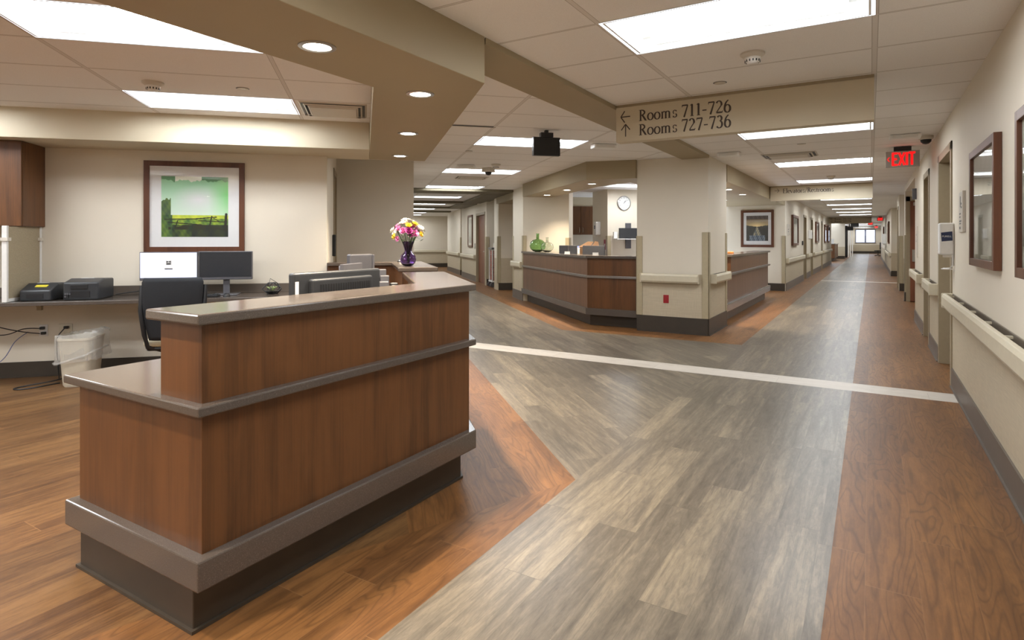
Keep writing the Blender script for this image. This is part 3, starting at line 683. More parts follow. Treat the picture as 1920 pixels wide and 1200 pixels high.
# brown door at the end of the first niche on the right
o = st('door_9', FRAMEM, lambda b: (b.box(.66, 15.66, 0, .735, 15.705, 2.3), b.box(.66, 15.66, 2.2, 1.55, 15.705, 2.3)))
b = MB(); b.box(.735, 15.64, .01, 1.5, 15.69, 2.2); lf = b.out('door_leaf', DOORW, o)
b = MB(); b.box(.77, 15.6, .88, .82, 15.64, 1.14); b.tube([(.8, 15.6, 1.05), (.8, 15.56, 1.05), (.9, 15.55, 1.05)], .012); b.out('lever_handle', METAL, lf)
b = MB(); b.box(.79, 15.6, 2.1, .83, 15.64, 2.17); b.out('door_closer', METAL, lf)
# alcove door hardware
b = MB(); b.box(-.402, 7.97, 1.14, -.36, 8.05, 1.42); o = b.out('door_pull_guard', BLACK, None, rz=R45, bevel=.01); tag(o, 'black vertical door pull in the alcove left of the dark tan wall', 'handle')
# ------------------------------------------------------------------ front desk
def desk():
    t = thing('reception_desk', 'large wood-panelled nurse station desk with grey stone-look tops, in the left foreground', 'desk', (-2.4, 2.0, 0))
    ox, oy = -2.4, 2.0
    def sh(l): return [(x-ox, y-oy) for x, y in l]
    def cor(X, p): return [(X, p/S2-X)]                # corner of plane x=X with diagonal plane p
    def part(name, mat, poly, z0, z1, bev=.004):
        b = MB(); b.prism(sh(poly), z0, z1); return b.out(name, mat, t, bevel=bev)
    # toe kick
    part('toe_kick', COVE, [(-2.8, 1.186), (-1.995, 1.186)]+cor(-1.995, .53)+PQ((.53, 4.5), (.35, 4.5))+cor(-2.2, .35)+[(-2.2, 1.3), (-2.8, 1.3)], 0, .19)
    part('toe_kick_sole', COVE, [(-2.812, 1.174), (-1.983, 1.174)]+cor(-1.983, .542)+PQ((.542, 4.5), (.35, 4.5))+cor(-2.2, .35)+[(-2.2, 1.3), (-2.812, 1.3)], .0005, .012, 0)
    # lower wood body: end gable and front wall
    part('lower_panel', CHERRY, [(-2.815, 1.19), (-1.95, 1.19)]+cor(-1.95, .575)+PQ((.575, 4.6), (.30, 4.6))+cor(-2.2, .30)+[(-2.2, 1.26), (-2.815, 1.26)], .185, .76, .002)
    part('base_band', STONE, [(-2.85, 1.15), (-1.908, 1.15)]+cor(-1.908, .612)+PQ((.612, 4.66), (.4, 4.66))+cor(-2.1, .4)+[(-2.1, 1.28), (-2.85, 1.28)], .176, .279, .006)
    part('worktop', STONE, [(-2.87, 1.152), (-1.908, 1.152)]+cor(-1.908, .612)+PQ((.612, 4.67), (-.35, 4.67), (-.35, 4.25))+[(-2.87, 2.7)], .757, .792, .006)
    part('upper_panel', CHERRY, [(-2.205, 1.19), (-1.95, 1.19)]+cor(-1.95, .575)+PQ((.575, 4.6), (.32, 4.6))+cor(-2.205, .32), .79, 1.066, .002)
    part('transaction_top', STONE, [(-2.24, 1.153), (-1.908, 1.153)]+cor(-1.908, .612)+PQ((.612, 4.67), (.283, 4.67))+cor(-2.24, .283), 1.064, 1.102, .007)
    part('leg_panel', CHERRY, PQ((-.33, 4.55), (-.33, 4.6), (.3, 4.6), (.3, 4.55)), 0, .757)
    part('rear_panel', CHERRY, [(-2.815, 1.26), (-2.78, 1.26), (-2.78, 1.75), (-2.815, 1.75)], 0, .757)
desk()
def counter2():
    t = thing('reception_counter', 'smaller L-shaped wood counter with stone-look top, holding the purple flower vase', 'counter', xy(.1, 6.4), R45)
    P0 = (.1, 6.4)
    def part(name, mat, poly, z0, z1, bev=.004):
        b = MB(); b.prism([(x-P0[0], y-P0[1]) for x, y in poly], z0, z1); b.out(name, mat, t, bevel=bev)
    part('lower_panel', CHERRY, [(.33, 5.48), (.6, 5.48), (.6, 6.98), (-.395, 6.98), (-.395, 6.83), (.33, 6.83)], .15, 1.066)
    part('toe_kick', COVE, [(.38, 5.53), (.55, 5.53), (.55, 6.93), (-.395, 6.93), (-.395, 6.86), (.38, 6.86)], 0, .16)
    part('transaction_top', STONE, [(.292, 5.42), (.648, 5.42), (.648, 7.03), (-.398, 7.03), (-.398, 6.79), (.292, 6.79)], 1.064, 1.102, .007)
    part('worktop', STONE, [(-.2, 5.42), (.34, 5.42), (.34, 6.83), (-.2, 6.83)], .757, .792)
counter2()
def wall_counter():
    t = thing('wall_counter', 'long grey counter fixed to the back wall under the printers and monitors', 'counter', xy(-3, 6.85), R45)
    b = MB(); b.box(-2.9, -.61, .755, 2.55, -.004, .79); b.out('worktop', STONE, t, bevel=.004)
    b = MB(); b.box(-2.9, -.024, .79, 2.55, -.002, .885); b.out('backsplash', COVEL, t, bevel=.003)
    for x in (-.93+.0, .06, 1.2, 2.3):
        b = MB(); b.box(x, -.47, .735, x+.035, -.01, .754); b.box(x, -.46, .70, x+.035, -.42, .735); b.out('bracket', FRAMEM, t)
wall_counter()
t = thing('wall_cabinet', 'cherry wall cabinet cut by the left edge, above the fabric panel', 'cabinet', xy(-3.077, 6.85, 1.48), R45)
b = MB(); b.box(-1.6, -.40, 0, 0, -.003, .787); b.out('body', CHERRY, t, bevel=.002)
for i in range(3):
    b = MB(); b.box(-.53*(i+1)+.002, -.425, .0, -.53*i-.002, -.402, .785); d = b.out('door', CHERRY, t, bevel=.002)
    if i: b = MB(); b.tube([(-.53*i-.05, -.427, .05), (-.53*i-.05, -.45, .06), (-.53*i-.05, -.45, .15), (-.53*i-.05, -.427, .16)], .005); b.out('handle', METAL, d)
t = thing('divider_panel', 'beige fabric divider panel in a white frame under the wall cabinet', 'panel', xy(-3.12, 6.54, .792), R45)
b = MB(); b.box(-.012, -.27, .03, .012, .27, .68); b.out('fabric', FABRIC, t)
b = MB(); b.box(-.02, -.30, 0, .02, -.27, .686); b.box(-.02, .27, 0, .02, .30, .686); b.box(-.02, -.27, 0, .02, .27, .03); b.out('frame', WHITE, t, bevel=.003)
b = MB(); b.box(-.025, -.31, .55, .03, -.25, .58); b.box(-.025, .24, .55, .03, .3, .58); b.out('clip', OFFW, t)
# ------------------------------------------------------------------ things on the wall counter
ZC = .791
def label_printer(label, p, q, w, d, h, big):
    t = thing('label_printer', label, 'printer', xy(p, q, ZC), R45, 'dark label printers on the wall counter')
    b = MB(); v = [(-w/2, -d/2, 0), (w/2, -d/2, 0), (w/2, d/2, 0), (-w/2, d/2, 0), (-w/2, -d/2, h*(.62 if not big else .84)), (w/2, -d/2, h*(.62 if not big else .84)), (w/2, -d*.1, h), (w/2, d/2, h*.95), (-w/2, d/2, h*.95), (-w/2, -d*.1, h)]
    vs = [b.bm.verts.new(x) for x in v]
    for f in ((3,2,1,0),(0,1,5,4),(1,2,7,6,5),(2,3,8,7),(3,0,4,9,8),(4,5,6,9),(9,6,7,8)): b.bm.faces.new([vs[i] for i in f])
    b.out('body', DGREY, t, bevel=.014, seg=3)
    b = MB(); b.box(-w*.28, -d/2-.004, h*.14, w*.26, -d/2+.002, h*.42); b.out('paper_slot', BLACK, t)
    if big:
        b = MB(); b.box(-w*.28, -d/2-.006, h*.52, w*.2, -d/2+.002, h*.74); b.out('window', BLACK, t, bevel=.003)
        b = MB(); b.box(-w*.5+.01, -d/2-.008, h*.1, -w*.33, -d/2+.004, h*.36); kp = b.out('keypad', BLACK, t, bevel=.003)
        for i in range(4):
            b = MB(); b.lathe([(.008, 0), (.008, .004)], n=12, M=Matrix.Translation((-w*.5+.025+.018*(i % 3), -d/2-.008, h*(.3 if i < 3 else .18))) @ Matrix.Rotation(math.pi/2, 4, 'X')); b.out('button', SILVER, kp)
    b = MB(); b.box(-w*.2, -d*.08, h*.995, w*.15, -d*.0, h*1.008); b.out('sticker', PAPER, t)
    if not big:
        b = MB(); M_ = Matrix.Translation((0, -d*.28, h*.84)) @ Matrix.Rotation(math.atan2(h*.38, d*.4), 4, 'X'); b.box(-w*.12, -.02, -.004, w*.26, .02, .004, M_); b.out('yellow_label', YEL, t)
    return t
label_printer('lower dark label printer with a yellow sticker, beside the fabric panel', -2.93, 6.52, .25, .36, .155, False)
label_printer('taller boxy dark label printer with a round-button keypad', -2.565, 6.52, .29, .36, .195, True)
def monitor(name, label, p, q, z, w, h, scr, rz, bez=MGREY, stand=True, logo=False, group=None, tilt=0):
    t = thing(name, label, 'monitor', xy(p, q, z), rz, group)
    z0 = .155
    b = MB(); b.box(-w/2, -.012, z0, w/2, .03, z0+h); b.out('casing', bez, t, bevel=.006)
    b = MB(); b.box(-w/2+.008, -.014, z0+.028, w/2-.008, -.0125, z0+h-.008); s_ = b.out('screen', scr, t)
    if logo:
        b = MB(); b.box(-.03, -.016, z0+h*.53, .03, -.0145, z0+h*.53+.055); b.out('sign_in_icon', PAPER, s_)
        b = MB(); b.prism([(-.02, -.017), (.02, -.017), (.02, -.0165), (-.02, -.0165)], z0+h*.53+.008, z0+h*.53+.022)
        b.poly([(-.02, -.017, z0+h*.53+.025), (0, -.017, z0+h*.53+.033), (.02, -.017, z0+h*.53+.025), (.02, -.017, z0+h*.53+.045), (0, -.017, z0+h*.53+.037), (-.02, -.017, z0+h*.53+.045)]); b.out('icon_mark', DGREY, s_)
        b = MB(); b.box(-.04, -.016, z0+h*.38, .04, -.0145, z0+h*.38+.022); b.out('input_box', PAPER, s_)
        b = MB(); b.box(-.035, -.0175, z0+h*.38+.004, .035, -.0165, z0+h*.38+.012); b.out('input_text', MGREY, s_)
    if stand:
        b = MB(); b.box(-.03, .02, .008, .03, .05, z0+h*.5); b.out('stand_neck', SILVER, t, bevel=.004)
        b = MB(); b.box(-.12, -.08, 0, .12, .12, .01); b.out('stand_base', SILVER, t, bevel=.004)
    return t
monitor('computer_monitor', 'left monitor with a lit pale sign-in screen, behind the office chair', -1.897, 6.6, ZC, .525, .285, SCRW, R45, SILVER, logo=True)
monitor('computer_monitor', 'right monitor with a dark blank screen and silver stand', -1.375, 6.6, ZC, .505, .29, SCRD, R45, SILVER)
t = thing('keyboard', 'black keyboard on the wall counter below the dark monitor', 'keyboard', xy(-1.62, 6.42, ZC), R45)
b = MB(); b.box(-.22, -.065, 0, .22, .065, .018); b.out('body', BLACK, t, bevel=.004)
for r in range(4):
    b = MB()
    for c_ in range(14): b.box(-.21+c_*.03, -.055+r*.028, .018, -.21+c_*.03+.024, -.055+r*.028+.022, .025)
    b.out('key_row', DGREY, t)
b = MB(); b.lathe([(.001, .032), (.02, .03), (.03, .015), (.032, 0)][::-1], n=16); b.rot(Matrix.Diagonal((1, 1.7, 1, 1))); tag(b.out('computer_mouse', BLACK, None, smooth=True, loc=xy(-1.33, 6.42, ZC), rz=R45), 'black computer mouse beside the keyboard', 'mouse')
# glass and wire terrarium with a succulent
t = thing('terrarium', 'small black wire-framed glass terrarium with a pale succulent', 'terrarium', xy(-.93, 6.6, ZC), R45+.3)
vb = [(.05*math.cos(a), .05*math.sin(a), .002) for a in [i*math.pi*2/5 for i in range(5)]]; vm = [(.1*math.cos(a), .1*math.sin(a), .055) for a in [(i+.5)*math.pi*2/5 for i in range(5)]]; vt = [(.045*math.cos(a), .045*math.sin(a), .115) for a in [i*math.pi*2/5 for i in range(5)]]
b = MB()
for i in range(5):
    j = (i+1) % 5
    for e in ((vb[i], vb[j]), (vb[i], vm[i]), (vb[j], vm[i]), (vm[i], vt[i]), (vm[i], vt[j]), (vt[i], vt[j])): b.tube([e[0], e[1]], .0035, 6)
b.tube([vt[0], (-.02, 0, .16), vt[3]], .003, 6)
b.out('wire_frame', BLACK, t)
b = MB(); b.lathe([(.045, .003), (.07, .03), (.06, .035)], n=14); b.out('soil', BLACK, t, smooth=True)
for k in range(12):
    a = k*2.4; b = MB(); r = .01+.003*k; b.tube([(0, 0, .034), (r*math.cos(a), r*math.sin(a), .045+.02), (1.6*r*math.cos(a), 1.6*r*math.sin(a), .075)], [.006, .009, .002], 6); b.out('succulent_leaf', SUCC, t, smooth=True)
# ------------------------------------------------------------------ office chair
t = thing('office_chair', 'black office chair with a cream seat pad, pushed up to the wall counter', 'chair', xy(-1.60, 5.86), R45+.06)
b = MB()
def back(u, v):
    wd = .235+.0*v - .035*(1-v)**2*1.5; x = (u*2-1)*wd; cy = .05*(1-((u*2-1)**2))
    rr = max(0, (v-.93)/.07); x *= (1-.07*rr*rr)
    return (x, -.27+cy*-1-.03*math.sin(math.pi*v)+.04, .50+v*.53)
b.grid(back, 14, 14); o = b.out('backrest', BLKFAB, t, smooth=True); sm = o.modifiers.new('solid', 'SOLIDIFY'); sm.thickness = .028
b = MB(); pts = [(-.242, -.20, .96), (-.24, -.25, .75), (-.215, -.24, .55), (-.20, -.2, .44), (-.12, -.12, .40), (.12, -.12, .40), (.20, -.2, .44), (.215, -.24, .55), (.24, -.25, .75), (.242, -.20, .96)]
b.tube(pts, .019, 10); b.out('back_frame', BLACK, t, smooth=True)
b = MB(); b.box(-.24, -.2, .435, .24, .26, .50); b.out('seat', SEATF, t, bevel=.03, seg=4)
b = MB(); b.box(-.22, -.18, .40, .22, .24, .437); b.out('seat_shell', BLACK, t, bevel=.02)
b = MB(); b.tube([(0, .02, .07), (0, .02, .40)], .028, 12); b.box(-.07, -.08, .36, .07, .12, .40); b.out('gas_column', BLACK, t)
for k in range(5):
    a = k*math.pi*2/5+.3; b = MB(); b.tube([(0, .02, .1), (.17*math.cos(a), .02+.17*math.sin(a), .09), (.31*math.cos(a), .02+.31*math.sin(a), .065)], [.028, .02, .014], 8); lg = b.out('leg', BLACK, t, smooth=True)
    b = MB(); M_ = Matrix.Translation((.31*math.cos(a), .02+.31*math.sin(a), .028)) @ Matrix.Rotation(a, 4, 'Z') @ Matrix.Rotation(math.pi/2, 4, 'X'); b.lathe([(.027, -.018), (.027, .018)], n=16, M=M_); b.out('caster', DGREY, lg)
# ------------------------------------------------------------------ trash bin with bag
t = thing('trash_bin', 'cream plastic trash bin with a translucent liner, under the wall counter', 'trash bin', xy(-2.58, 6.40), R45)
def ringp(w, d, z, r=.05, n=6):
    out = []
    for cx, cy, a0 in ((w/2-r, d/2-r, 0), (-w/2+r, d/2-r, 90), (-w/2+r, -d/2+r, 180), (w/2-r, -d/2+r, 270)):
        for i in range(n+1):
            a = math.radians(a0+90*i/n); out.append((cx+r*math.cos(a), cy+r*math.sin(a), z))
    return out
def loft(b, rings, capb=True):
    vs = [[b.bm.verts.new(p) for p in r] for r in rings]; n = len(vs[0])
    for i in range(len(vs)-1):
        for k in range(n): b.bm.faces.new((vs[i][k], vs[i][(k+1) % n], vs[i+1][(k+1) % n], vs[i+1][k]))
    if capb: b.bm.faces.new(vs[0][::-1])
b = MB(); loft(b, [ringp(.21, .26, .0), ringp(.225, .28, .02), ringp(.27, .34, .425), ringp(.285, .355, .43), ringp(.285, .355, .45), ringp(.265, .335, .45), ringp(.215, .27, .03)]); b.out('bin', CREAM, t, smooth=True)
b = MB(); rg = []
for i, (w_, d_, z) in enumerate(((.25, .32, .25), (.262, .33, .435), (.272, .342, .475), (.30, .37, .47), (.305, .375, .42), (.30, .37, .33), (.315, .385, .25))):
    rg.append([(x+random.uniform(-.008, .008)+(.03 if (i > 2 and x > 0) else 0), y+random.uniform(-.008, .008), z+random.uniform(-.012, .012)+(.03 if (i in (2, 3, 4) and x > 0) else 0)-(.03 if (i > 4 and x < 0) else 0)) for x, y, z in ringp(w_, d_, z)])
loft(b, rg, False); b.out('liner_bag', BAG, t, smooth=True)
b = MB(); rr = [(x, y, .23+(.1 if x > 0 else 0)*(x/.16)) for x, y, z in ringp(.325, .395, .2)]; b.tube(rr+[rr[0]], .009, 6); b.out('liner_hem', BAG, t, smooth=True)
# outlets and cables under the counter
def outlet(label, p, z, mat, w, q=6.848):
    t = thing('wall_outlet', label, 'outlet', xy(p, q, z), R45)
    b = MB(); b.box(-w/2, -.007, -.058, w/2, 0, .058); b.out('cover_plate', mat, t, bevel=.003)
    k = 2 if w > .1 else 1
    for i in range(k):
        for dz in (-.025, .025):
            b = MB(); cx = (i-.5*(k-1))*.05; b.box(cx-.016, -.010, dz-.014, cx+.016, -.007, dz+.014); b.out('socket', mat, t, bevel=.002)
    return t
o1 = outlet('white outlet plate crowded with black plugs, under the wall counter', -3.09, .455, WHITE, .075)
o2 = outlet('beige double outlet plate with one black plug, above the trash bin', -2.9, .455, CREAM, .12)
for t_, lst in ((o1, ((-.0, .025), (.01, -.025))), (o2, ((.015, .025),))):
    for x, z in lst:
        b = MB(); b.box(x-.018, -.045, z-.013, x+.018, -.009, z+.013); b.out('plug', BLACK, t_, bevel=.004)
def cable(label, pts, mat, r=.005):
    P = [Vector(xy(*p)) for p in pts]; out = []
    for i in range(len(P)-1):
        p0, p1, p2, p3 = P[max(i-1, 0)], P[i], P[i+1], P[min(i+2, len(P)-1)]
        for k in range(8):
            u = k/8; out.append(.5*((2*p1)+(-p0+p2)*u+(2*p0-5*p1+4*p2-p3)*u*u+(-p0+3*p1-3*p2+p3)*u**3))
    out.append(P[-1]); b = MB(); b.tube([tuple(v) for v in out], r, 6); return tag(b.out('cable', mat, None, smooth=True), label, 'cable')
cable('upper black cable running left from the white outlet plate', [(-3.62, 6.7, .62), (-3.4, 6.7, .52), (-3.22, 6.74, .46), (-3.1, 6.8, .43)], BLACK)
cable('lower black cable looping left from the white outlet plate', [(-3.62, 6.7, .46), (-3.35, 6.7, .44), (-3.2, 6.72, .49), (-3.1, 6.8, .48)], BLACK)
cable('pale blue network cable hanging down to the floor at the left edge', [(-3.2, 6.8, .45), (-3.3, 6.78, .36), (-3.38, 6.74, .2), (-3.55, 6.7, .06), (-3.62, 6.65, .01)], BLUEC, .004)
cable('black power cord dropping from the beige outlet behind the trash bin', [(-2.885, 6.8, .48), (-2.93, 6.76, .40), (-2.94, 6.76, .3), (-2.92, 6.74, .12), (-2.85, 6.6, .012)], BLACK)
cable('black cord looped on the floor left of the trash bin', [(-2.76, 6.6, .04), (-2.85, 6.5, .02), (-3.05, 6.36, .008), (-3.06, 6.27, .008), (-2.95, 6.27, .008), (-2.78, 6.45, .008)], BLACK, .006)
cable('black printer cord lying along the counter backsplash', [(-2.4, 6.68, .81), (-2.25, 6.72, .83), (-2.1, 6.76, .84), (-1.8, 6.8, .80)], BLACK, .006)
# ------------------------------------------------------------------ framed pictures
def landscape(u, v):
    # u right, v up, 0..1
    n = math.sin(u*23+v*7)*.5+math.sin(u*51-v*33)*.3+math.sin(u*97+v*61)*.2
    if v > .36:
        s_ = (v-.36)/.64; r, g, b_ = 206-60*s_, 222-20*s_, 208-50*s_
        d = math.hypot((u-.55)/.42, (v-.62)/.26); kk = max(0, 1-d)
        r += (215-r)*kk; g += (214-g)*kk; b_ += (216-b_)*kk
        if u > .7: m_ = (u-.7)/.3*(1-abs(v-.7)*1.5); m_ = max(0, min(1, m_)); r -= 50*m_; g -= 8*m_; b_ -= 60*m_
        if v > .93+.03*n: r, g, b_ = (236, 240, 226) if .2 < u < .6 else (96, 150, 108)
        if u < .14 and v < .62+.05*n: r, g, b_ = 84+30*n, 108+30*n, 58
    else:
        if v > .3: r, g, b_ = 186+20*n, 200+14*n, 66
        elif v > .2: r, g, b_ = 110+50*n, 140+40*n, 50
        else: r, g, b_ = 58+36*n, 78+38*n, 34
        if u < .16: r, g, b_ = 70+36*n, 100+36*n, 46
        if v < .2 and u > .45: r, g, b_ = 40+18*n, 50+18*n, 34
    def seg(x0, y0, x1, y1, w_):
        dx, dy = x1-x0, y1-y0; L2 = dx*dx+dy*dy; tt = max(0, min(1, ((u-x0)*dx+(v-y0)*dy)/L2)); return math.hypot(u-x0-tt*dx, v-y0-tt*dy) < w_
    if seg(.05, .29, .5, .3, .008) or seg(.5, .3, .82, .33, .009) or seg(.1, .24, .6, .2, .008) or seg(.55, .27, .96, .25, .008) or seg(.7, .1, .75, .34, .011) or seg(.78, .31, .86, .26, .007) or seg(.95, .1, .97, .38, .02) or seg(.2, .14, .24, .27, .008): r, g, b_ = 34, 32, 24
    if .12 < v < .2 and u > .1 and n > -.3 and v < .2-.04*math.sin(u*9): r, g, b_ = 42, 44, 26
    return r, g, b_
def canal(u, v):
    n = math.sin(u*31+v*11)*.5+math.sin(u*67-v*43)*.5
    if v > .56:
        s_ = (v-.56)/.44; r, g, b_ = 196-96*s_, 170-84*s_, 116-40*s_
        if v > .86: r, g, b_ = 88+14*n, 78+12*n, 74+12*n
        kk = max(0, 1-math.hypot((u-.5)/.4, (v-.62)/.16)); r += 50*kk; g += 44*kk; b_ += 30*kk
    else: r, g, b_ = 46+12*n, 46+12*n, 36+8*n
    if v <= .63 and abs(u-.5) > (.64-v)*-.0+.05 and v < .56+.06*abs(u-.5)*2+.01*n: r, g, b_ = 40+10*n, 38+10*n, 30+8*n
    if v < .56:
        wv_ = .02+(.56-v)*.62
        if abs(u-.5) < wv_*.9:
            if n > .1: r, g, b_ = 168, 156, 120
            else: r, g, b_ = 92, 96, 92
        if v < .22 and abs(u-.5) < .36: r, g, b_ = (112, 124, 134) if n > 0 else (64, 76, 90)
    return r, g, b_
def hazy(u, v):
    n = math.sin(u*9+v*17)*.5+math.sin(u*29-v*13)*.5
    g_ = 168-40*(1-v)+8*n
    if v < .25+.05*n: g_ = 120+14*n
    return g_, g_+2, g_-8
def painting(name, fn, w, h, nx, ny):
    me = bpy.data.meshes.new(name); vs = []; fs = []
    for j in range(ny+1):
        for i in range(nx+1): vs.append((-w/2+w*i/nx, 0, -h/2+h*j/ny))
    for j in range(ny):
        for i in range(nx): a = j*(nx+1)+i; fs.append((a, a+1, a+nx+2, a+nx+1))
    me.from_pydata(vs, [], fs); ca = me.color_attributes.new('print', 'FLOAT_COLOR', 'POINT')
    for j in range(ny+1):
        for i in range(nx+1):
            c = lin([max(0, min(255, q)) for q in fn(i/nx, j/ny)]); ca.data[j*(nx+1)+i].color = (*c, 1)
    m, nt, bs = newmat(name+'_print'); setp(bs, .5); at = N(nt, 'ShaderNodeAttribute', attribute_name='print')
    nt.links.new(at.outputs['Color'], bs.inputs['Base Color']); me.materials.append(m); return me
def picture(label, loc, rz, w, h, fw, fd, fn, iw, ih, frame=FRAMEW, group=None, nx=110, dz=0, mat=MAT_, res=1.0):
    """frame centred on loc (on the wall surface), facing local -y"""
    t = thing('framed_picture', label, 'picture', loc, rz, group)
    b = MB()
    for x0, z0, x1, z1 in ((-w/2, -h/2, -w/2+fw, h/2), (w/2-fw, -h/2, w/2, h/2), (-w/2+fw, -h/2, w/2-fw, -h/2+fw), (-w/2+fw, h/2-fw, w/2-fw, h/2)): b.box(x0, -fd, z0, x1, -.001, z1)
    b.out('frame', frame, t, bevel=.002)
    b = MB(); b.box(-w/2+fw, -fd*.45, -h/2+fw, w/2-fw, -.002, h/2-fw); b.out('mat_board', mat, t)
    if fn:
        me = painting('art_print', fn, iw, ih, nx, int(nx*ih/iw)); o = bpy.data.objects.new('art_print', me); COL.objects.link(o); o.parent = t; o.location = (0, -fd*.45-.0015, dz)
    b = MB(); b.poly([(-w/2+fw, -fd*.7, -h/2+fw), (w/2-fw, -fd*.7, -h/2+fw), (w/2-fw, -fd*.7, h/2-fw), (-w/2+fw, -fd*.7, h/2-fw)]); b.out('glazing', GLAZE, t)
    return t
picture('cherry-framed green countryside photo with a wooden fence, on the back wall', xy(-1.719, 6.849, 1.697), R45, .956, .94, .052, .03, landscape, .636, .629, nx=190, dz=.0)
picture('dark-framed dusk canal picture beside the second station', (-2.625, 17.158, 1.655), 0, .83, 1.0, .065, .035, canal, .55, .68, nx=110, dz=.01)
HAZ = dict(frame=FRAMEW, mat=plain('pale_green_mat', (196, 198, 186), .6))
picture('large glazed picture in a cherry frame beside the near right-hand doorway', (WX-.001, 4.87, 1.572), -math.pi/2, 1.0, .80, .05, .04, hazy, .9, .70, **HAZ)
picture('cherry-framed picture at the extreme right edge of the view', (WX-.001, 3.28, 1.572), -math.pi/2, 1.0, .81, .05, .04, hazy, .9, .71, **HAZ)
picture('first dark-framed glazed picture on the corridor left wall', (-1.939, 19.3, 1.63), math.pi/2, 1.45, .88, .07, .06, hazy, 1.2, .7, **HAZ)
picture('second dark-framed glazed picture on the corridor left wall', (-1.939, 27.7, 1.67), math.pi/2, 1.5, .85, .07, .06, hazy, 1.2, .7, **HAZ)
picture('third dark-framed glazed picture on the corridor left wall', (-1.939, 33.0, 1.66), math.pi/2, 1.4, .88, .07, .06, hazy, 1.2, .7, **HAZ)
picture('farthest dark-framed glazed picture on the corridor left wall', (-1.939, 35.6, 1.66), math.pi/2, 1.4, .88, .07, .06, hazy, 1.2, .7, **HAZ)
picture('narrow framed picture left of the wooden hall door', xy(3.499, 19.95, 1.65), R45-math.pi/2, .85, 1.08, .06, .04, hazy, .6, .8, **HAZ)
picture('dark-framed picture on the far right wall past the niches', (WX-.001, 29.0, 1.65), -math.pi/2, 1.4, .9, .06, .05, hazy, 1.2, .7, **HAZ)
picture('small dark-framed picture farther along the far right wall', (WX-.001, 40.0, 1.65), -math.pi/2, 1.4, .9, .06, .05, hazy, 1.2, .7, **HAZ)
# ------------------------------------------------------------------ staff computers on the front desk
ZD = .793
t = thing('desktop_monitor', 'big black computer monitor seen from behind, over the front desk top', 'monitor', (-2.60, 2.37, ZD), -math.pi/2+.04)
W_, zb, zt = .66, .12, .385
b = MB(); b.box(-W_/2, -.0, zb-.02, W_/2, .045, zt); b.out('casing', DGREY, t, bevel=.012, seg=3)
b = MB(); b.box(-W_/2+.015, -.003, zb, W_/2-.015, .0, zt-.015); b.out('screen', SCRD, t)
b = MB(); b.box(-.22, .045, zb+.0, .24, .085, zt-.035); hs = b.out('rear_housing', DGREY, t, bevel=.012, seg=3)
b = MB()
for i in range(21): b.box(-.19+i*.0185, .0845, zt-.115, -.19+i*.0185+.009, .0865, zt-.065)
b.out('vent_slots', BLACK, hs)
b = MB(); b.box(-.19, .085, zb+.02, -.06, .105, zt-.125); b.box(.06, .085, zb+.02, .2, .105, zt-.125); b.out('speaker_box', DGREY, hs, bevel=.006)
b = MB(); b.box(-.045, .0855, zt-.155, .04, .0875, zt-.135); b.box(-.025, .0855, zt-.178, .025, .0875, zt-.165); b.out('white_label', PAPER, hs)
b = MB(); b.box(-.012, .0855, zt-.2, .018, .0875, zt-.185); b.out('yellow_label', YEL, hs)
b = MB(); b.box(W_/2-.03, .0455, zt-.13, W_/2-.008, .0475, zt-.045); b.out('side_label', PAPER, t)
b = MB(); b.box(W_/2-.03, .0455, zt-.24, W_/2-.018, .0475, zt-.14); b.out('side_label', PAPER, t); b = MB(); b.box(W_/2-.018, .0455, zt-.24, W_/2-.008, .0475, zt-.14); b.out('green_label', GRN, t)
b = MB(); b.box(-.04, .03, 0, .04, .07, zb+.1); b.box(-.14, -.09, 0, .14, .14, .014); b.out('stand', BLACK, t)
t = thing('desktop_monitor', 'grey monitor back standing tallest behind the black monitor', 'monitor', xy(-.10, 4.42, ZD), R45+.55)
b = MB(); b.box(-.02, -.03, .12, .17, .02, .455); b.out('casing', SILVER, t, bevel=.012, seg=3); b = MB(); b.box(.16, -.04, .10, .178, .05, .45); b.out('bezel', SILVER, t, bevel=.004)
b = MB(); b.box(.04, 0, 0, .1, .05, .2); b.box(-.02, -.05, 0, .16, .1, .012); b.out('stand', BLACK, t)
t = thing('desktop_monitor', 'slim silver monitor seen edge-on beside the black monitor', 'monitor', xy(-.08, 3.85, ZD), R45+1.15)
b = MB(); b.grid(lambda u, v: (-.13+.26*u, .02+.04*math.sin(math.pi*u)*math.sin(math.pi*min(1, v*1.1)), .1+.30*v), 8, 8); o = b.out('curved_back', SILVER, t, smooth=True); sm = o.modifiers.new('s', 'SOLIDIFY'); sm.thickness = .02
b = MB(); b.box(-.135, -.012, .1, .135, .012, .41); b.out('bezel', SILVER, t, bevel=.003); b = MB(); b.box(-.03, 0, 0, .03, .05, .15); b.box(-.1, -.07, 0, .1, .1, .012); b.out('stand', BLACK, t)
for i, (p, q, w_, h_, lab) in enumerate(((.125, 4.52, .06, .34, 'tallest grey desk organiser bin, behind the others'), (.14, 4.40, .062, .30, 'middle grey desk organiser bin'), (.125, 4.28, .075, .265, 'front grey desk organiser bin, nearest the counter edge'))):
    t = thing('organizer_bin', lab, 'organizer', xy(p, q, ZD), R45, 'grey organiser bins on the front desk')
    b = MB(); b.box(-w_/2, -.045, 0, w_/2, .045, h_); b.out('bin', SILVER, t, bevel=.004); b = MB(); b.box(-w_/2-.035, -.02, 0, -w_/2-.002, .045, h_-.01); b.out('side_rack', BLACK, t, bevel=.003)
t = thing('label_roll', 'small upright black and white tape dispenser behind the front desk top', 'dispenser', xy(.2, 4.28, ZD), R45)
b = MB(); b.box(-.028, -.03, 0, .028, .03, .255); b.out('case', BLACK, t, bevel=.008); b = MB(); b.box(-.012, -.034, .05, .012, -.03, .24); b.out('label_strip', PAPER, t)
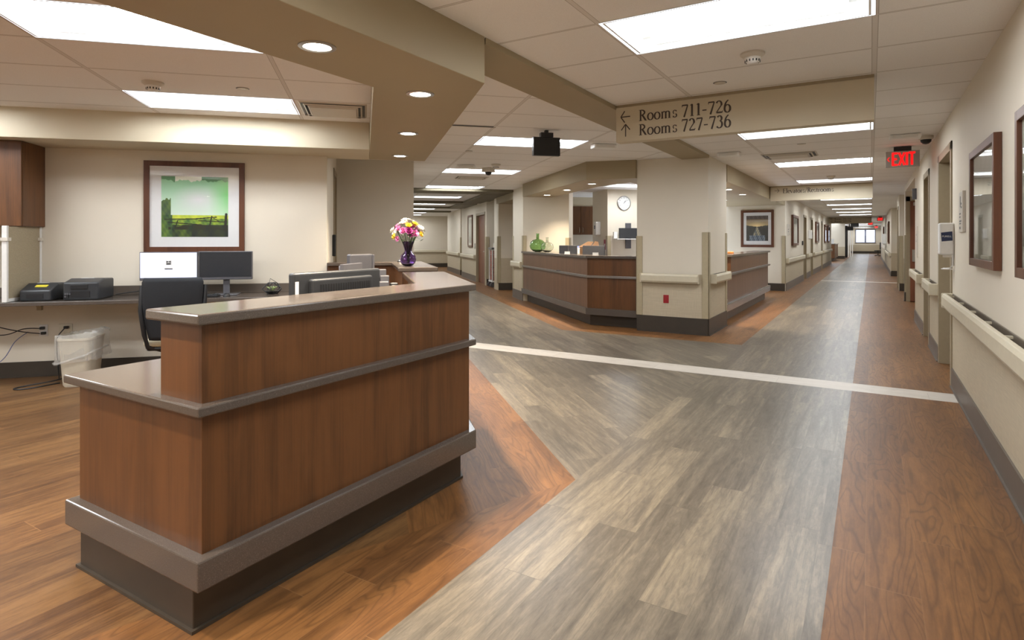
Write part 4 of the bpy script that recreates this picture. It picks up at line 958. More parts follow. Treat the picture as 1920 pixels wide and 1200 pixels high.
# ------------------------------------------------------------------ vase and flowers, bell
vz = xy(.40, 5.72, 1.102)
t = thing('flower_vase', 'purple glass vase with a round base, on the small counter', 'vase', vz)
prof = [(.028, 0), (.045, .006), (.068, .03), (.078, .065), (.070, .10), (.045, .125), (.034, .14), (.036, .16), (.046, .2), (.060, .235), (.056, .235), (.042, .2), (.030, .16), (.028, .14), (.04, .12), (.063, .098), (.07, .065), (.06, .03), (.03, .012)]
b = MB(); b.lathe(prof, n=32); b.out('glass', GPURP, t, smooth=True)
fl = thing('flower_bouquet', 'round bouquet of white, pink, purple and yellow flowers in the purple vase', 'flowers', (vz[0], vz[1], vz[2]+.02))
rf = random.Random(3)
b = MB()
for k in range(22):
    a, r = rf.uniform(0, 6.28), rf.uniform(.02, .13); b.tube([(rf.uniform(-.012, .012), rf.uniform(-.012, .012), .02), (.3*r*math.cos(a), .3*r*math.sin(a), .17), (r*math.cos(a), r*math.sin(a), .28+rf.uniform(0, .08))], .0025, 5)
b.out('stems', LEAF, fl)
b = MB()
for k in range(90):
    a, r, z = rf.uniform(0, 6.28), rf.uniform(.03, .15), rf.uniform(.20, .33); c = Vector((r*math.cos(a), r*math.sin(a), z)); d = Vector((math.cos(a), math.sin(a), rf.uniform(-.4, .8))).normalized()*.045; s_ = d.cross(Vector((0, 0, 1))).normalized()*.012
    b.poly([tuple(c), tuple(c+d*.5+s_), tuple(c+d), tuple(c+d*.5-s_)])
b.out('leaves', LEAF, fl)
def flower(c, r, mat, nm):
    b = MB(); c = Vector(c); out = (c-Vector((0, 0, .24))).normalized(); M0 = out.to_track_quat('Z', 'Y').to_matrix()
    for ring, (np_, tilt, rr) in enumerate(((7, .35, 1.0), (6, .85, .75), (4, 1.25, .5))):
        for k in range(np_):
            a = 6.283*k/np_+ring*.5+rf.uniform(-.1, .1)
            def P(u, v):
                rad = rr*r*v; w_ = rr*r*.5*math.sin(math.pi*min(.999, .15+.8*v))*(u*2-1)
                x, y, z = rad*math.cos(tilt*v)*1.0, w_, rad*math.sin(tilt)*(.3+.7*v)-.25*r*(1-v)+.12*r*(u*2-1)**2
                ca, sa = math.cos(a), math.sin(a); return tuple(c+M0 @ Vector((x*ca-y*sa, x*sa+y*ca, z)))
            b.grid(P, 3, 4)
    return b.out(nm, mat, fl, smooth=True)
fc = [(0, 0, .40, .055, PETW), (-.04, -.05, .385, .05, PETW), (.05, .03, .385, .05, PETW), (-.06, .03, .37, .045, PETW), (.0, -.09, .36, .04, PETY), (.06, -.05, .375, .042, PETY), (-.09, -.05, .33, .042, PINK), (-.05, -.10, .31, .045, PINK), (.0, -.12, .31, .045, PURP), (.05, -.11, .29, .048, PINK), (.10, -.06, .34, .045, PETW), (.12, -.03, .31, .045, PETW), (.11, -.08, .28, .035, PETY), (-.12, -.04, .29, .045, PETW), (-.13, -.07, .26, .035, PETY), (-.14, .0, .32, .04, PETW), (-.10, -.09, .24, .032, PINK), (.03, -.06, .35, .035, PURP), (.13, .03, .33, .045, PETW), (-.08, .09, .35, .05, PINK), (.04, .1, .36, .05, PETY), (0, .06, .39, .05, PETW), (.09, .08, .32, .045, PINK), (.015, -.1, .275, .035, PINK), (-.03, -.03, .41, .045, PETW)]
Mf = Matrix.Rotation(R45, 3, 'Z')
for x, y, z, r, mt in fc: v = Mf @ Vector((x, y, z)); flower(v, r*.9, mt, {PETW: 'white_flower', PINK: 'pink_flower', PURP: 'purple_flower', PETY: 'yellow_flower'}[mt])
t = thing('call_bell', 'small chrome bell on the counter left of the flower vase', 'bell', xy(.40, 6.88, 1.102))
b = MB(); b.lathe([(.04, 0), (.04, .008)], n=20); b.out('base', BLACK, t); b = MB(); b.lathe([(.036, .009), (.034, .02), (.024, .034), (.008, .041), (.001, .042)], n=20); b.out('dome', METAL, t, smooth=True); b = MB(); b.lathe([(.005, .042), (.006, .05), (.002, .053)], n=10); b.out('plunger', METAL, t, smooth=True)
# ------------------------------------------------------------------ second nurse station
def station2():
    t = thing('nurse_station', 'second wood-panelled nurse station counter with a stone-look top, left of the pillar', 'counter', (-4.5, 9.6, 0))
    ox, oy = -4.5, 9.6
    def off(pw, yw, e=-3.003, e2=-6.60):     # outer line: p=pw diagonal then y=yw to the pillar
        return [(e2, pw/S2-e2), (pw/S2-yw, yw), (e, yw)]
    def strip(name, mat, po, yo, pi_, yi, z0, z1, bev=.003, q1=12.78):
        outer = off(po, yo); inner = off(pi_, yi)
        outer[0] = xy(po, q1)[:2]; inner[0] = xy(pi_, min(q1, 12.78))[:2]
        outer[0] = (po/S2-11.45, 11.45); inner[0] = (pi_/S2-11.45, 11.45)
        b = MB(); b.prism([(x-ox, y-oy) for x, y in outer+inner[::-1]], z0, z1); return b.out(name, mat, t, bevel=bev)
    strip('toe_kick', COVE, 3.495, 8.78, 3.7, 9.0, 0, .19)
    # diagonal face and front face are separate panels with a visible joint
    for nm, z0, z1 in (('lower_panel', .18, .76), ('upper_panel', .79, 1.066)):
        cx, cy = 3.42/S2-8.68, 8.68; ix, iy = 3.6/S2-8.9, 8.9
        b = MB(); b.prism([(x-ox, y-oy) for x, y in ((3.42/S2-11.45, 11.45), (cx, cy), (ix, iy), (3.6/S2-11.45, 11.45))], z0, z1); b.out(nm, CHERRY2, t)
        b = MB(); b.prism([(x-ox, y-oy) for x, y in ((cx, cy), (-3.003, 8.68), (-3.003, 8.9), (ix, iy))], z0, z1); b.out(nm, CHERRY, t)
    strip('base_band', STONE, 3.385, 8.64, 3.6, 8.9, .176, .279)
    strip('middle_rail', TRIMM, 3.39, 8.645, 3.6, 8.9, .757, .792)
    strip('transaction_top', STONE, 3.383, 8.636, 3.75, 9.02, 1.064, 1.102)
    b = MB(); b.prism([(x-ox, y-oy) for x, y in ((3.6/S2-11.3, 11.3), (3.6/S2-8.95, 8.95), (-3.05, 8.95), (-3.05, 9.7), (4.5/S2-9.8, 9.8), (4.5/S2-11.3, 11.3))], .757, .792); b.out('worktop', STONE, t)
station2()
t = thing('nurse_station', 'right arm of the second nurse station, with metal-edged bands, right of the pillar', 'counter', (-2.2, 12.2, 0))
ox, oy = -2.2, 12.2
def part(name, mat, x0, y0, z0, x1, y1, z1, bev=.003): b = MB(); b.box(x0-ox, y0-oy, z0, x1-ox, y1-oy, z1); return b.out(name, mat, t, bevel=bev)
part('toe_kick', COVEL, -2.4, 9.83, 0, -2.09, 14.72, .19); part('lower_panel', CHERRY2, -2.45, 9.83, .185, -2.04, 14.85, .76); part('base_band', STONE, -2.42, 9.83, .176, -2.0, 14.93, .29)
part('base_edge', TRIMM, -2.1, 9.83, .29, -1.998, 14.93, .30); part('middle_rail', TRIMM, -2.42, 9.83, .76, -2.0, 14.93, .795); part('upper_panel', CHERRY2, -2.3, 10.58, .795, -2.04, 14.85, 1.066)
part('upper_end_panel', CHERRY, -2.31, 10.56, .795, -2.035, 10.585, 1.066); part('transaction_top', STONE, -2.36, 10.5, 1.064, -2.0, 14.93, 1.102); part('worktop', STONE, -3.0, 9.83, .757, -2.4, 14.93, .79)
for z in (.36, .68): b = MB(); b.lathe([(.013, 0), (.011, .012), (.003, .016)], n=12, M=Matrix.Translation((-2.04-ox, 10.25-oy, z)) @ Matrix.Rotation(math.pi/2, 4, 'Y')); b.out('bumper_stud', METAL, t)
t = thing('card_reader', 'small dark device on the right arm of the second station', 'device', (-2.22, 10.75, 1.102)); b = MB(); b.box(-.07, -.12, 0, .07, .1, .07); b.out('body', DGREY, t, bevel=.01); b = MB(); b.box(-.05, -.122, .02, .05, -.12, .05); b.out('screen', SCRD, t)
tag(MB().box(-.05, -.04, 0, .05, .04, .035).out('tissue_pack', plain('orange_paper', (220, 140, 70), .6), None, bevel=.008, loc=(-2.2, 11.4, 1.102)), 'small orange packet behind the dark device on the right arm', 'packet')
# glass bottles
def bottle(label, loc, mat, k, group='green-tinted glass bottles on the second station'):
    t = thing('glass_bottle', label, 'bottle', loc, 0, group)
    prof = [(.07, 0), (.14, .02), (.21, .09), (.235, .17), (.21, .27), (.14, .335), (.06, .36), (.04, .375), (.042, .40), (.05, .41), (.042, .415), (.044, .50), (.052, .505), (.05, .52), (.036, .52), (.036, .41), (.034, .37), (.12, .325), (.195, .265), (.222, .17), (.2, .09), (.13, .03), (.02, .02)]
    b = MB(); b.lathe([(r*k, z*k) for r, z in prof], n=36); b.out('glass', mat, t, smooth=True)
bottle('larger green round glass bottle on the second station counter', (-6.03, 11.05, 1.102), GGREEN, .74)
bottle('smaller clear round glass bottle beside the green one', (-5.74, 10.93, 1.102), GCLEAR, .58)
# small monitors behind the second counter (grey backs)
for i, (x, y, w_, lab) in enumerate(((-4.77, 9.72, .17, 'leftmost of the four grey screen backs behind the second counter'), (-4.55, 9.64, .16, 'second of the four grey screen backs behind the second counter'), (-4.21, 9.53, .19, 'third of the four grey screen backs behind the second counter'), (-4.0, 9.5, .22, 'rightmost of the four grey screen backs behind the second counter'))):
    t = thing('computer_monitor', lab, 'monitor', (x, y, .793), .08, 'grey monitors behind the second counter')
    b = MB(); b.box(-w_/2, -.012, .13, w_/2, .025, .46); b.out('casing', MGREY, t, bevel=.006); b = MB(); b.box(-w_/2+.01, .0255, .14, w_/2-.01, .027, .45); b.out('screen', SCRD, t)
    b = MB(); b.box(-.03, -.03, 0, .03, -.012, .3); b.box(-.1, -.1, 0, .1, .06, .012); b.out('stand', SILVER, t)
for x, y, lab in ((-4.6, 9.52, 'tiny white label holder in front of the left grey screens'), (-3.84, 9.0, 'tiny white label holder in front of the right grey screens')):
    t = thing('label_holder', lab, 'label holder', (x, y, 1.102)); b = MB(); b.box(-.05, -.015, 0, .05, .015, .006); b.out('foot', WHITE, t); b = MB(); b.box(-.05, -.003, .006, .05, .003, .045); b.out('card', PAPER, t)
tag(MB().box(-.06, -.012, 0, .06, .012, .018).out('pen', BLACK, None, bevel=.004, loc=(-4.98, 10.12, 1.102)), 'dark pen lying left of the grey screens', 'pen')
t = thing('cardboard_box', 'open brown cardboard box with raised flaps behind the second counter', 'box', (-4.5, 10.35, .793)); b = MB(); b.box(-.17, -.15, 0, .17, .2, .42); b.out('body', CARD, t)
b = MB(); b.poly([(-.2, -.15, .42), (.05, -.15, .42), (.02, .05, .52), (-.1, .05, .52)]); b.poly([(.22, -.15, .42), (.06, -.15, .42), (.03, .1, .53), (.1, .1, .52)]); o = b.out('flap', CARD, t); sm = o.modifiers.new('s', 'SOLIDIFY'); sm.thickness = .006
tag(MB().box(-.2, -.15, 0, .2, .15, .40).out('paper_stack', PAPER, None, loc=(-4.98, 10.5, .793), rz=.2), 'pile of white papers left of the cardboard box', 'papers')
t = thing('computer_monitor', 'lit blue-white screen glowing behind the paper pile', 'monitor', xy(5.25, 14.2, .79), R45); b = MB(); b.box(-.28, 0, .12, .28, .03, .42); b.out('casing', MGREY, t); b = MB(); b.box(-.27, -.003, .13, .27, -.0005, .41); b.out('screen', SCRB, t); b = MB(); b.box(-.03, .0, 0, .03, .05, .2); b.box(-.1, -.08, 0, .1, .1, .01); b.out('stand', SILVER, t)
st2b = thing('back_counter', 'counter under the far wall cabinets behind the second station', 'counter', xy(6, 15.6), R45); b = MB(); b.box(-1.2, -1.6, .75, -.46, .38, .788); b.out('worktop', STONE, st2b); b = MB(); b.box(-1.18, -1.5, 0, -.5, .37, .75); b.out('base_cabinet', CHERRY, st2b)
t = thing('wall_cabinet', 'far cherry wall cabinet with two bar handles behind the second station', 'cabinet', xy(6.0, 15.99, 1.50), R45)
b = MB(); b.box(-.9, -.33, 0, .45, -.003, .79); b.out('body', CHERRY, t)
for x0, x1, hx in ((-.9, -.16, -.2), (-.155, .33, -.1), (.335, .45, None)):
    b = MB(); b.box(x0+.003, -.352, .0, x1-.003, -.332, .788); d = b.out('door', CHERRY, t, bevel=.002)
    if hx: b = MB(); b.tube([(hx, -.354, .06), (hx, -.38, .07), (hx, -.38, .19), (hx, -.354, .2)], .007); b.out('handle', METAL, d)
struct(MB().box(4.4, 15.68, 2.29, 6.6, 16.0, H).out('trim_27', FACE, None, rz=R45))
# wall clock
t = thing('wall_clock', 'round white wall clock with a chrome rim above the second station', 'clock', xy(5.96, 13.058, 2.225), R45)
RX = Matrix.Rotation(math.pi/2, 4, 'X')
b = MB(); b.lathe([(.172, 0), (.172, .03), (.155, .04), (.152, .02), (.152, .0)], n=40, M=RX); b.out('rim', METAL, t, smooth=True)
b = MB(); b.lathe([(.153, .001), (.153, .014)], n=40, M=RX); fc_ = b.out('face', PAPER, t)
def text_mesh(txt, size, mat, parent, loc, rot=(math.pi/2, 0, 0), name='lettering', sx=1, align='CENTER', ext=.0006):
    cu = bpy.data.curves.new('t', 'FONT'); cu.body = txt; cu.size = size; cu.align_x = align; cu.align_y = 'CENTER'; cu.extrude = ext
    o = bpy.data.objects.new('t', cu); COL.objects.link(o); dg = bpy.context.evaluated_depsgraph_get(); me = bpy.data.meshes.new_from_object(o.evaluated_get(dg)); bpy.data.objects.remove(o); bpy.data.curves.remove(cu)
    me.materials.clear(); me.materials.append(mat); r = bpy.data.objects.new(name, me); COL.objects.link(r); r.parent = parent; r.location = loc; r.rotation_euler = rot; r.scale = (sx, 1, 1); return r
for h_ in range(1, 13):
    a = math.pi/2-h_*math.pi/6; text_mesh(str(h_), .04, BLACK, fc_, (.122*math.cos(a), -.0155, .122*math.sin(a)), name='numeral')
for L_, a, w_, nm in ((.07, 32, .007, 'hour_hand'), (.115, 48, .005, 'minute_hand')):
    b = MB(); M_ = Matrix.Rotation(math.radians(a), 4, 'Y'); b.box(-w_/2, -.02, -.02, w_/2, -.0165, L_, M_); b.out(nm, BLACK, t)
# sanitizer dispensers
def dispenser(label, loc, rz, k=1.0, logo=False, tray=False, side=False, group='white wall-mounted sanitizer dispensers'):
    t = thing('sanitizer_dispenser', label, 'dispenser', loc, rz, group)
    b = MB(); b.box(-.06*k, -.10*k, -.13*k, .06*k, 0, .13*k); b.out('housing', WHITE, t, bevel=.014*k, seg=3)
    b = MB(); b.box(-.045*k, -.07*k, -.15*k, .045*k, -.01, -.125*k); b.out('nozzle', OFFW, t, bevel=.004)
    if logo:
        b = MB(); b.prism([(-.028*k, -.034*k), (.032*k, -.028*k), (.03*k, .034*k), (-.032*k, .026*k)], 0, .0015); b.rot(Matrix.Translation((0, -.1002*k, .025*k)) @ RX)
        if side: b.rot(Matrix.Translation((.0602*k, -.05*k, .02*k)) @ Matrix.Rotation(math.pi/2, 4, 'Z') @ Matrix.Scale(1.2, 4) @ Matrix.Translation((0, .1002*k, -.025*k)))
        lg = b.out('logo_patch', NAVY, t)
        if side: text_mesh('PURELL', .019*k, WHITE, lg, (.0632*k, -.05*k, .02*k), (math.pi/2, 0, math.pi/2))
        else: text_mesh('PURELL', .017*k, WHITE, lg, (0, -.103*k, .025*k))
    if tray:
        b = MB(); b.tube([(.05, -.01, -.13), (.05, -.01, -.24), (.045, -.03, -.268), (.03, -.06, -.272), (-.05, -.07, -.275)], .009, 8); b.out('drip_arm', WHITE, t, smooth=True)
        b = MB(); b.box(-.045, -.09, -.28, .045, -.01, -.272); b.out('drip_tray', WHITE, t, bevel=.003)
    return t
dispenser('near white hand sanitizer dispenser with a navy PURELL logo and drip tray, right wall', (WX-.0005, 6.72, 1.36), -math.pi/2, 1.12, True, True, True)
dispenser('white dispenser on the tan wall end behind the cardboard box', xy(5.549, 13.55, 1.63), R45-math.pi/2, 1.25, True)
dispenser('white dispenser at the end of the third niche on the right', (.95, 26.298, 1.42), 0, 1.6, True)
dispenser('far white dispenser on the right wall beside the small pictures', (WX-.0005, 34, 1.4), -math.pi/2, 1.9)
dispenser('white dispenser on the left corridor wall between the first two doors', (-1.9395, 24.0, 1.55), math.pi/2, 1.2, True)
# ------------------------------------------------------------------ door plaques
def plaque(label, loc, rz, w_, h_, lines):
    t = thing('room_plaque', label, 'sign', loc, rz, 'room plaques beside doors')
    b = MB(); b.box(-w_/2, -.012, -h_/2, w_/2, 0, h_/2); b.out('plate', OFFW, t, bevel=.002)
    b = MB(); b.box(w_/2, -.02, -h_/2, w_/2+.015, 0, h_/2); b.out('edge_strip', OFFW, t)
    b = MB()
    for (x0, z0, x1, z1) in lines: b.box(x0, -.0135, z0, x1, -.0125, z1)
    b.out('print', MGREY, t)
plaque('pale room plaque with small print, between the sanitizer and the near picture', (WX-.0005, 6.08, 1.58), -math.pi/2, .3, .33, [(-.06, .04, -.03, .13), (-.0, .06, .04, .075), (-.0, .03, .05, .045), (-.1, -.02, -.02, -.008), (-.1, -.045, -.03, -.035), (-.1, -.08, .02, -.068), (-.1, -.1, .0, -.09), (-.1, -.14, -.04, -.12)])
plaque('small plaque left of the first framed picture on the corridor left wall', (-1.9395, 17.8, 1.63), math.pi/2, .5, .3, [(-.1, .0, .1, .02), (-.1, -.06, .1, -.04)])
plaque('narrow plaque just before the first niche on the right wall', (WX-.0005, 11.65, 1.32), -math.pi/2, .26, .5, [(-.08, .1, .08, .13), (-.08, 0, .08, .02)])
t = thing('flag_sign', 'small grey sign bracket projecting near the top of the right wall', 'sign', (WX-.0005, 11.85, 2.11), -math.pi/2); b = MB(); b.box(-.02, -.06, -.09, .02, 0, .09); b.out('plate', SILVER, t, bevel=.003); b = MB(); b.box(-.022, -.05, -.05, -.02, -.01, .05); b.out('print', MGREY, t)
b = MB(); b.box(-.02, -.012, -.09, .02, 0, .09); tag(b.out('light_switch', BLACK, None, loc=xy(3.499, 19.15, 1.15), rz=R45-math.pi/2), 'black switch plate beside the wooden hall door', 'switch')
b = MB(); b.box(-.12, -.03, -.07, .12, 0, .07); tag(b.out('card_reader', BLACK, None, loc=(-1.9395, 21.75, 1.25), rz=math.pi/2, bevel=.01), 'black card reader before the first left corridor door', 'card reader')
b = MB(); b.box(-.04, -.006, -.06, .04, 0, .06); t = b.out('wall_outlet', RED, None, loc=(-2.56, 8.5995, .49), bevel=.003); tag(t, 'red outlet plate low on the front of the square pillar', 'outlet')
for dz in (-.025, .025): b = MB(); b.box(-.02, -.009, dz-.016, .02, -.006, dz+.016); b.out('socket', RED, t, bevel=.002)
t = thing('wall_outlet', 'red outlet plate on the tan wall end beside the cardboard box', 'outlet', xy(5.549, 13.2, 1.24), R45-math.pi/2); b = MB(); b.box(-.06, -.012, -.12, .06, 0, .12); b.out('cover_plate', RED, t, bevel=.003); b = MB(); b.box(-.02, -.016, -.02, .02, -.012, .02); b.out('socket', WHITE, t)
# wall-mounted workstation next to the pillar
t = thing('wall_mounted_monitor', 'dark monitor on a grey wall arm above the second station, left of the pillar', 'monitor', xy(6.02, 13.06, 1.48), R45)
b = MB(); b.box(-.02, -.03, -.33, .12, 0, .27); b.out('wall_track', SILVER, t, bevel=.003)
b = MB(); b.box(-.24, -.16, -.09, .26, -.12, .15); b.out('monitor_casing', BLACK, t, bevel=.005)
b = MB(); b.box(-.235, -.163, -.085, .255, -.1605, .145); b.out('screen', SCRD, t)
b = MB(); b.box(-.38, -.35, -.12, .26, -.04, -.1); b.out('keyboard_shelf', WHITE, t, bevel=.004)
b = MB(); b.box(-.36, -.12, -.09, -.27, -.06, .06); b.out('scanner_holder', WHITE, t, bevel=.005)
b = MB(); b.box(0, -.13, -.02, .1, -.03, .05); b.out('arm', SILVER, t)
# utility cart
t = thing('supply_cart', 'tall white supply cart with reddish drawers, parked in the niche by the hall door', 'cart', xy(3.78, 16.75), R45)
b = MB()
for sx in (-.27, .24):
    for sy in (-.22, .19): b.box(sx, sy, .16, sx+.03, sy+.03, 1.1)
b.box(-.28, -.24, .15, .28, .24, .19); b.out('frame', WHITE, t, bevel=.004)
b = MB(); b.box(-.29, -.25, 1.08, .29, .25, 1.13); b.out('top_tray', SILVER, t, bevel=.006)
dm = plain('brick_red_drawer', (150, 92, 78), .5)
for i in range(7): b = MB(); b.box(-.235, -.225, .2+i*.123, .235, .2, .2+i*.123+.108); b.out('drawer', dm, t, bevel=.004)
for sx in (-.25, .25):
    for sy in (-.19, .19):
        b = MB(); b.lathe([(.07, -.02), (.07, .02)], n=18, M=Matrix.Translation((sx, sy, .0705)) @ RX); b.box(sx-.015, sy-.03, .09, sx+.015, sy+.03, .16); b.out('caster', SILVER, t)
b = MB(); b.lathe([(.09, 0), (.09, .12), (.07, .13)], c=(-.1, 0, 1.135), n=16); b.out('canister', OFFW, t, smooth=True)
b = MB(); b.lathe([(.06, 0), (.06, .2), (.03, .23)], c=(.06, -.08, 1.135), n=14); b.out('red_bottle', RED, t, smooth=True); b = MB(); b.lathe([(.05, 0), (.05, .18), (.03, .2)], c=(.17, .04, 1.135), n=14); b.out('red_bottle', RED, t, smooth=True)
# ------------------------------------------------------------------ ceiling hardware
def exit_sign(label, loc, rz, k=1.0):
    t = thing('exit_sign', label, 'sign', loc, rz, 'hanging EXIT signs')
    w_, h_ = .25*k, .14*k
    b = MB(); b.box(-w_/2, -.022*k, -h_/2, w_/2, .022*k, h_/2); b.out('housing', plain('exit_sign_aluminium', (176, 172, 168), .35, .5), t, bevel=.003)
    b = MB()
    lw_, lh = .036*k, .115*k
    y = -.0235*k
    def bar(pts, w2):
        for i in range(len(pts)-1):
            a, c = Vector((pts[i][0], 0, pts[i][1])), Vector((pts[i+1][0], 0, pts[i+1][1])); d = (c-a).normalized(); n_ = Vector((-d.z, 0, d.x))*w2/2
            a -= d*w2*.3; c += d*w2*.3
            vs = [b.bm.verts.new((v.x, y-random.uniform(0, .0008), v.z)) for v in (a+n_, c+n_, c-n_, a-n_)]; b.bm.faces.new(vs)
    s_ = .017*k; zt_, zb_ = lh/2-s_*.4, -lh/2+s_*.4; x = -.072*k; g = .052*k
    bar([(x+lw_*.85, zt_), (x, zt_), (x, zb_), (x+lw_*.85, zb_)], s_); bar([(x, 0), (x+lw_*.7, 0)], s_)
    x += g-.004*k; bar([(x, zt_), (x+lw_, zb_)], s_); bar([(x, zb_), (x+lw_, zt_)], s_)
    x += g+.004*k; bar([(x, zt_), (x, zb_)], s_); x += .018*k; bar([(x, zt_), (x+lw_*1.05, zt_)], s_); bar([(x+lw_*.52, zt_), (x+lw_*.52, zb_)], s_)
    x = -.112*k; bar([(x+.014*k, .018*k), (x, 0), (x+.014*k, -.018*k)], .006*k)
    b.out('lettering', EXRED, t)
    b = MB(); b.box(-.065*k, -.03*k, h_/2, .065*k, .03*k, h_/2+.035*k); b.box(-.012, -.012, h_/2, .012, .012, H-loc[2]-.002); b.out('ceiling_mount', BLACK, t)
    return t
exit_sign('nearest red EXIT sign hanging by the right wall', (.345, 9.1, 2.385), 0, 1.45)
exit_sign('second red EXIT sign, far along the corridor', (.41, 36, 2.42), 0, 1.2)
exit_sign('red EXIT sign hanging left of the second one, farther off', (-.02, 45, 2.41), 0, 1.2)
exit_sign('farthest red EXIT sign in front of the end window', (.36, 55, 2.36), 0, 1.2)
t = thing('exit_sign', 'black sign back hanging from the ceiling in front of a light panel', 'sign', xy(1.92, 6.2, 2.365), R45)
b = MB(); b.box(-.15, -.028, -.10, .15, .028, .10); b.out('housing', BLACK, t, bevel=.004); b = MB(); b.box(-.153, -.03, -.10, -.148, .03, .10); b.out('end_cap', SILVER, t); b = MB(); b.box(-.07, -.035, .10, .07, .035, .15); b.box(-.02, -.02, .15, .02, .02, .178); b.out('ceiling_mount', BLACK, t, bevel=.003)
for x, y, z, lab in ((-1.35, 50, 2.2, 'wide black sign back hanging far down the corridor'), (-.95, 47, 2.4, 'small black sign back hanging far down the corridor')):
    t = thing('hanging_sign', lab, 'sign', (x, y, z)); b = MB(); b.box(-.24, -.03, -.15, .24, .03, .12); b.out('housing', BLACK, t); b = MB(); b.box(-.03, -.03, .12, .03, .03, H-z-.001); b.out('hanger', BLACK, t)
def smoke(label, loc):
    t = thing('smoke_detector', label, 'smoke detector', loc, 0, 'white smoke detectors on the ceiling')
    b = MB(); b.lathe([(.075, -.001), (.074, -.012), (.05, -.03), (.045, -.032)][::-1], n=28); b.out('base', OFFW, t, smooth=True)
    b = MB(); b.lathe([(.05, -.03), (.046, -.05), (.03, -.066), (.01, -.07)][::-1], n=28); hd = b.out('head', WHITE, t, smooth=True)
    b = MB()
    for i in range(14):
        a = i*6.283/14; M_ = Matrix.Rotation(a, 4, 'Z'); b.box(.0445, -.004, -.058, .0475, .004, -.044, M_)
    b.out('vent_slots', BLACK, hd)
smoke('large smoke detector between the nearest light panel and the Rooms band', (-.649, 4.058, H))
smoke('smoke detector against the work area light panel', xy(-1.556, 5.03, H)); smoke('small smoke detector over the diagonal hall', xy(2.012, 9.177, H)); smoke('smoke detector before the Elevators/Restrooms band', (-.64, 12.6, H))
def sprinkler(label, loc):
    t = thing('sprinkler_cover', label, 'sprinkler', loc, 0, 'flat round sprinkler covers'); b = MB(); b.lathe([(.04, -.006), (.042, -.003), (.042, -.0005)], n=24); b.out('cap', OFFW, t, smooth=True); b = MB(); b.lathe([(.05, -.001), (.05, -.0003)], n=24); b.out('ring', MGREY, t)
sprinkler('flat round sprinkler cover above the Rooms 711-726 lettering', (-.982, 4.687, H)); sprinkler('flat sprinkler cover over the work area beside the diffuser', xy(-.934, 5.069, H)); sprinkler('flat sprinkler cover near the hanging black sign back', xy(1.36, 7.9, H)); sprinkler('flat sprinkler cover near the corridor air diffuser', (-.74, 8.2, H))
def diffuser(label, loc, rz, w_, d_, plate=True):
    t = thing('air_diffuser', label, 'air vent', loc, rz, 'square ceiling air diffusers')
    b = MB()
    for i, (k, z) in enumerate(((1, 0), (.86, -.012), (.74, -.02))):
        x, y = w_/2*k, d_/2*k; k2 = k-.05; x2, y2 = w_/2*k2, d_/2*k2
        for a in (((-x, -y), (x, -y), (x2, -y2), (-x2, -y2)), ((x, -y), (x, y), (x2, y2), (x2, -y2)), ((x, y), (-x, y), (-x2, y2), (x2, y2)), ((-x, y), (-x, -y), (-x2, -y2), (-x2, y2))): b.poly([(*a[0], z-.001), (*a[1], z-.001), (*a[2], z-.012), (*a[3], z-.012)])
    b.out('louvre', OFFW, t); b = MB(); b.box(-w_*.34, -d_*.34, -.034, w_*.34, d_*.34, -.028); b.out('centre_plate', OFFW, t)
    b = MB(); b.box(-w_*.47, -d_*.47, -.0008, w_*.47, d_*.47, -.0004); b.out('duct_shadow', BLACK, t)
diffuser('ceiling air diffuser right of the work area light panel', xy(-.27, 5.68, H), R45, .58, .58); diffuser('corridor air diffuser beyond the second light panel', (-.98, 9.15, H), 0, .7, .5); diffuser('ceiling air diffuser behind the hall ceiling camera', xy(1.98, 11.2, H), R45, .62, .4)
t = thing('slot_diffuser', 'black slot air diffuser beside the front desk soffit', 'air vent', xy(1.05, 6.145, H), R45); b = MB(); b.box(-.3, -.02, -.004, .27, .02, -.001); b.out('slot', BLACK, t); b = MB(); b.box(-.3, .02, -.006, .3, .03, -.001); b.out('edge', OFFW, t)
def emerg(label, loc, rz):
    t = thing('emergency_light', label, 'emergency light', loc, rz, 'ceiling-mounted emergency lights'); b = MB(); b.box(-.15, -.07, -.055, .15, .07, -.001); b.out('housing', HOUSE, t, bevel=.015, seg=3); b = MB(); b.box(-.12, -.072, -.045, .12, -.07, -.015); b.out('lens', WHITE, t)
emerg('grey emergency light left of the corridor air diffuser', (-1.66, 8.5, H), 0); emerg('emergency light in front of the second hall light panel', xy(1.56, 9.4, H), R45); emerg('clear-lensed emergency light just left of the Rooms band end', xy(2.9, 6.95, H), R45); emerg('emergency light above the near EXIT sign', (.33, 8.07, H), 0)
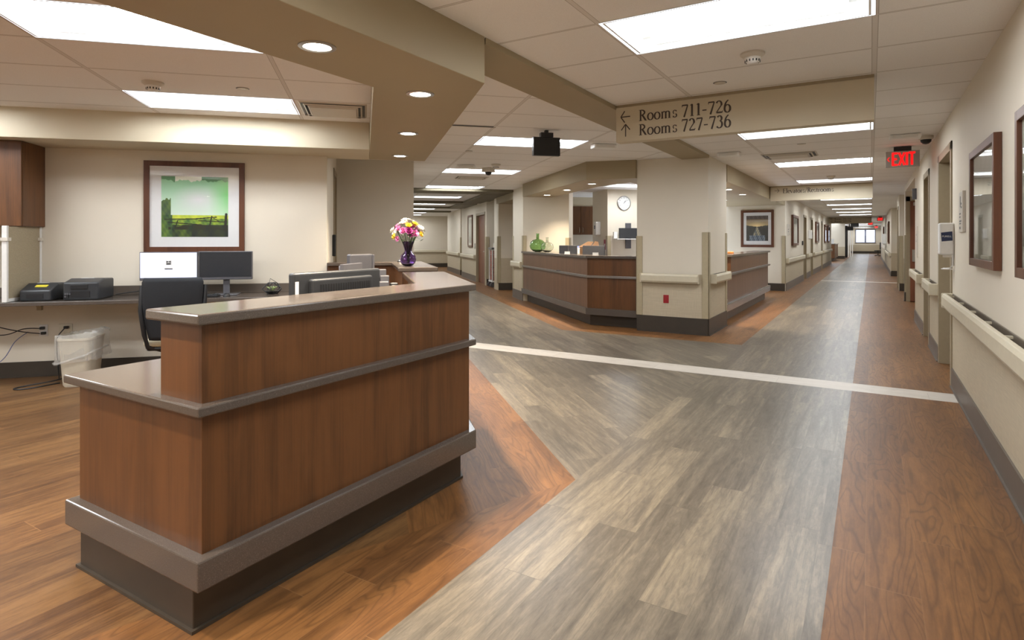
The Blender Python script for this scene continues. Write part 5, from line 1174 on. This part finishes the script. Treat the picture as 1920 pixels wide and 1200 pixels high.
def camera_dome(label, loc):
    t = thing('security_camera', label, 'camera', loc, 0, 'ceiling dome cameras'); b = MB(); b.lathe([(.075, -.001), (.075, -.03), (.06, -.045)][::-1], n=24); b.out('base', OFFW, t, smooth=True); b = MB(); b.lathe([(.055, -.045), (.05, -.07), (.03, -.09), (.004, -.097)][::-1], n=24); b.out('dome', BLACK, t, smooth=True)
camera_dome('dome camera on the ceiling right of the near EXIT sign', (.54, 8.3, H)); camera_dome('second dome camera behind the near EXIT sign', (.50, 10.6, H))
t = thing('security_camera', 'boxy white ceiling camera in front of the second hall light panel', 'camera', xy(1.99, 9.66, H)); b = MB(); b.box(-.08, -.08, -.07, .08, .08, -.001); b.out('base', OFFW, t, bevel=.006); b = MB(); b.lathe([(.055, -.07), (.05, -.1), (.03, -.12), (.004, -.125)][::-1], n=20); b.out('dome', BLACK, t, smooth=True)
# ------------------------------------------------------------------ far end of the corridor
t = thing('reception_counter', 'far reddish wood counter at the left end of the corridor', 'counter', (-2.15, 43.5, 0)); b = MB(); b.box(-.5, -1, .2, .2, 3.4, 1.07); b.out('panel', CHERRY, t); b = MB(); b.box(-.45, -.95, 0, .1, 3.3, .2); b.out('toe_kick', COVE, t); b = MB(); b.box(-.55, -1.05, 1.07, .25, 3.45, 1.11); b.out('top', STONE, t)
tag(MB().box(-.15, -.1, 0, .15, .1, .3).out('paper_stack', PAPER, None, loc=(-2.2, 43.2, 1.11), rz=.3), 'white papers on the far reddish counter', 'papers')
t = thing('office_chair', 'small black chair silhouette by the far right wall', 'chair', (.5, 58, 0), -1.2)
b = MB(); b.box(-.22, -.2, .42, .22, .22, .5); b.out('seat', BLACK, t, bevel=.02); b = MB(); b.box(-.21, .2, .55, .21, .25, 1.15); b.out('backrest', BLACK, t, bevel=.03); b = MB(); b.tube([(0, 0, .08), (0, 0, .42)], .03); b.out('column', BLACK, t)
for k in range(5):
    a = k*1.2566; b = MB(); b.tube([(0, 0, .1), (.28*math.cos(a), .28*math.sin(a), .04)], .025, 6); b.out('leg', BLACK, t)
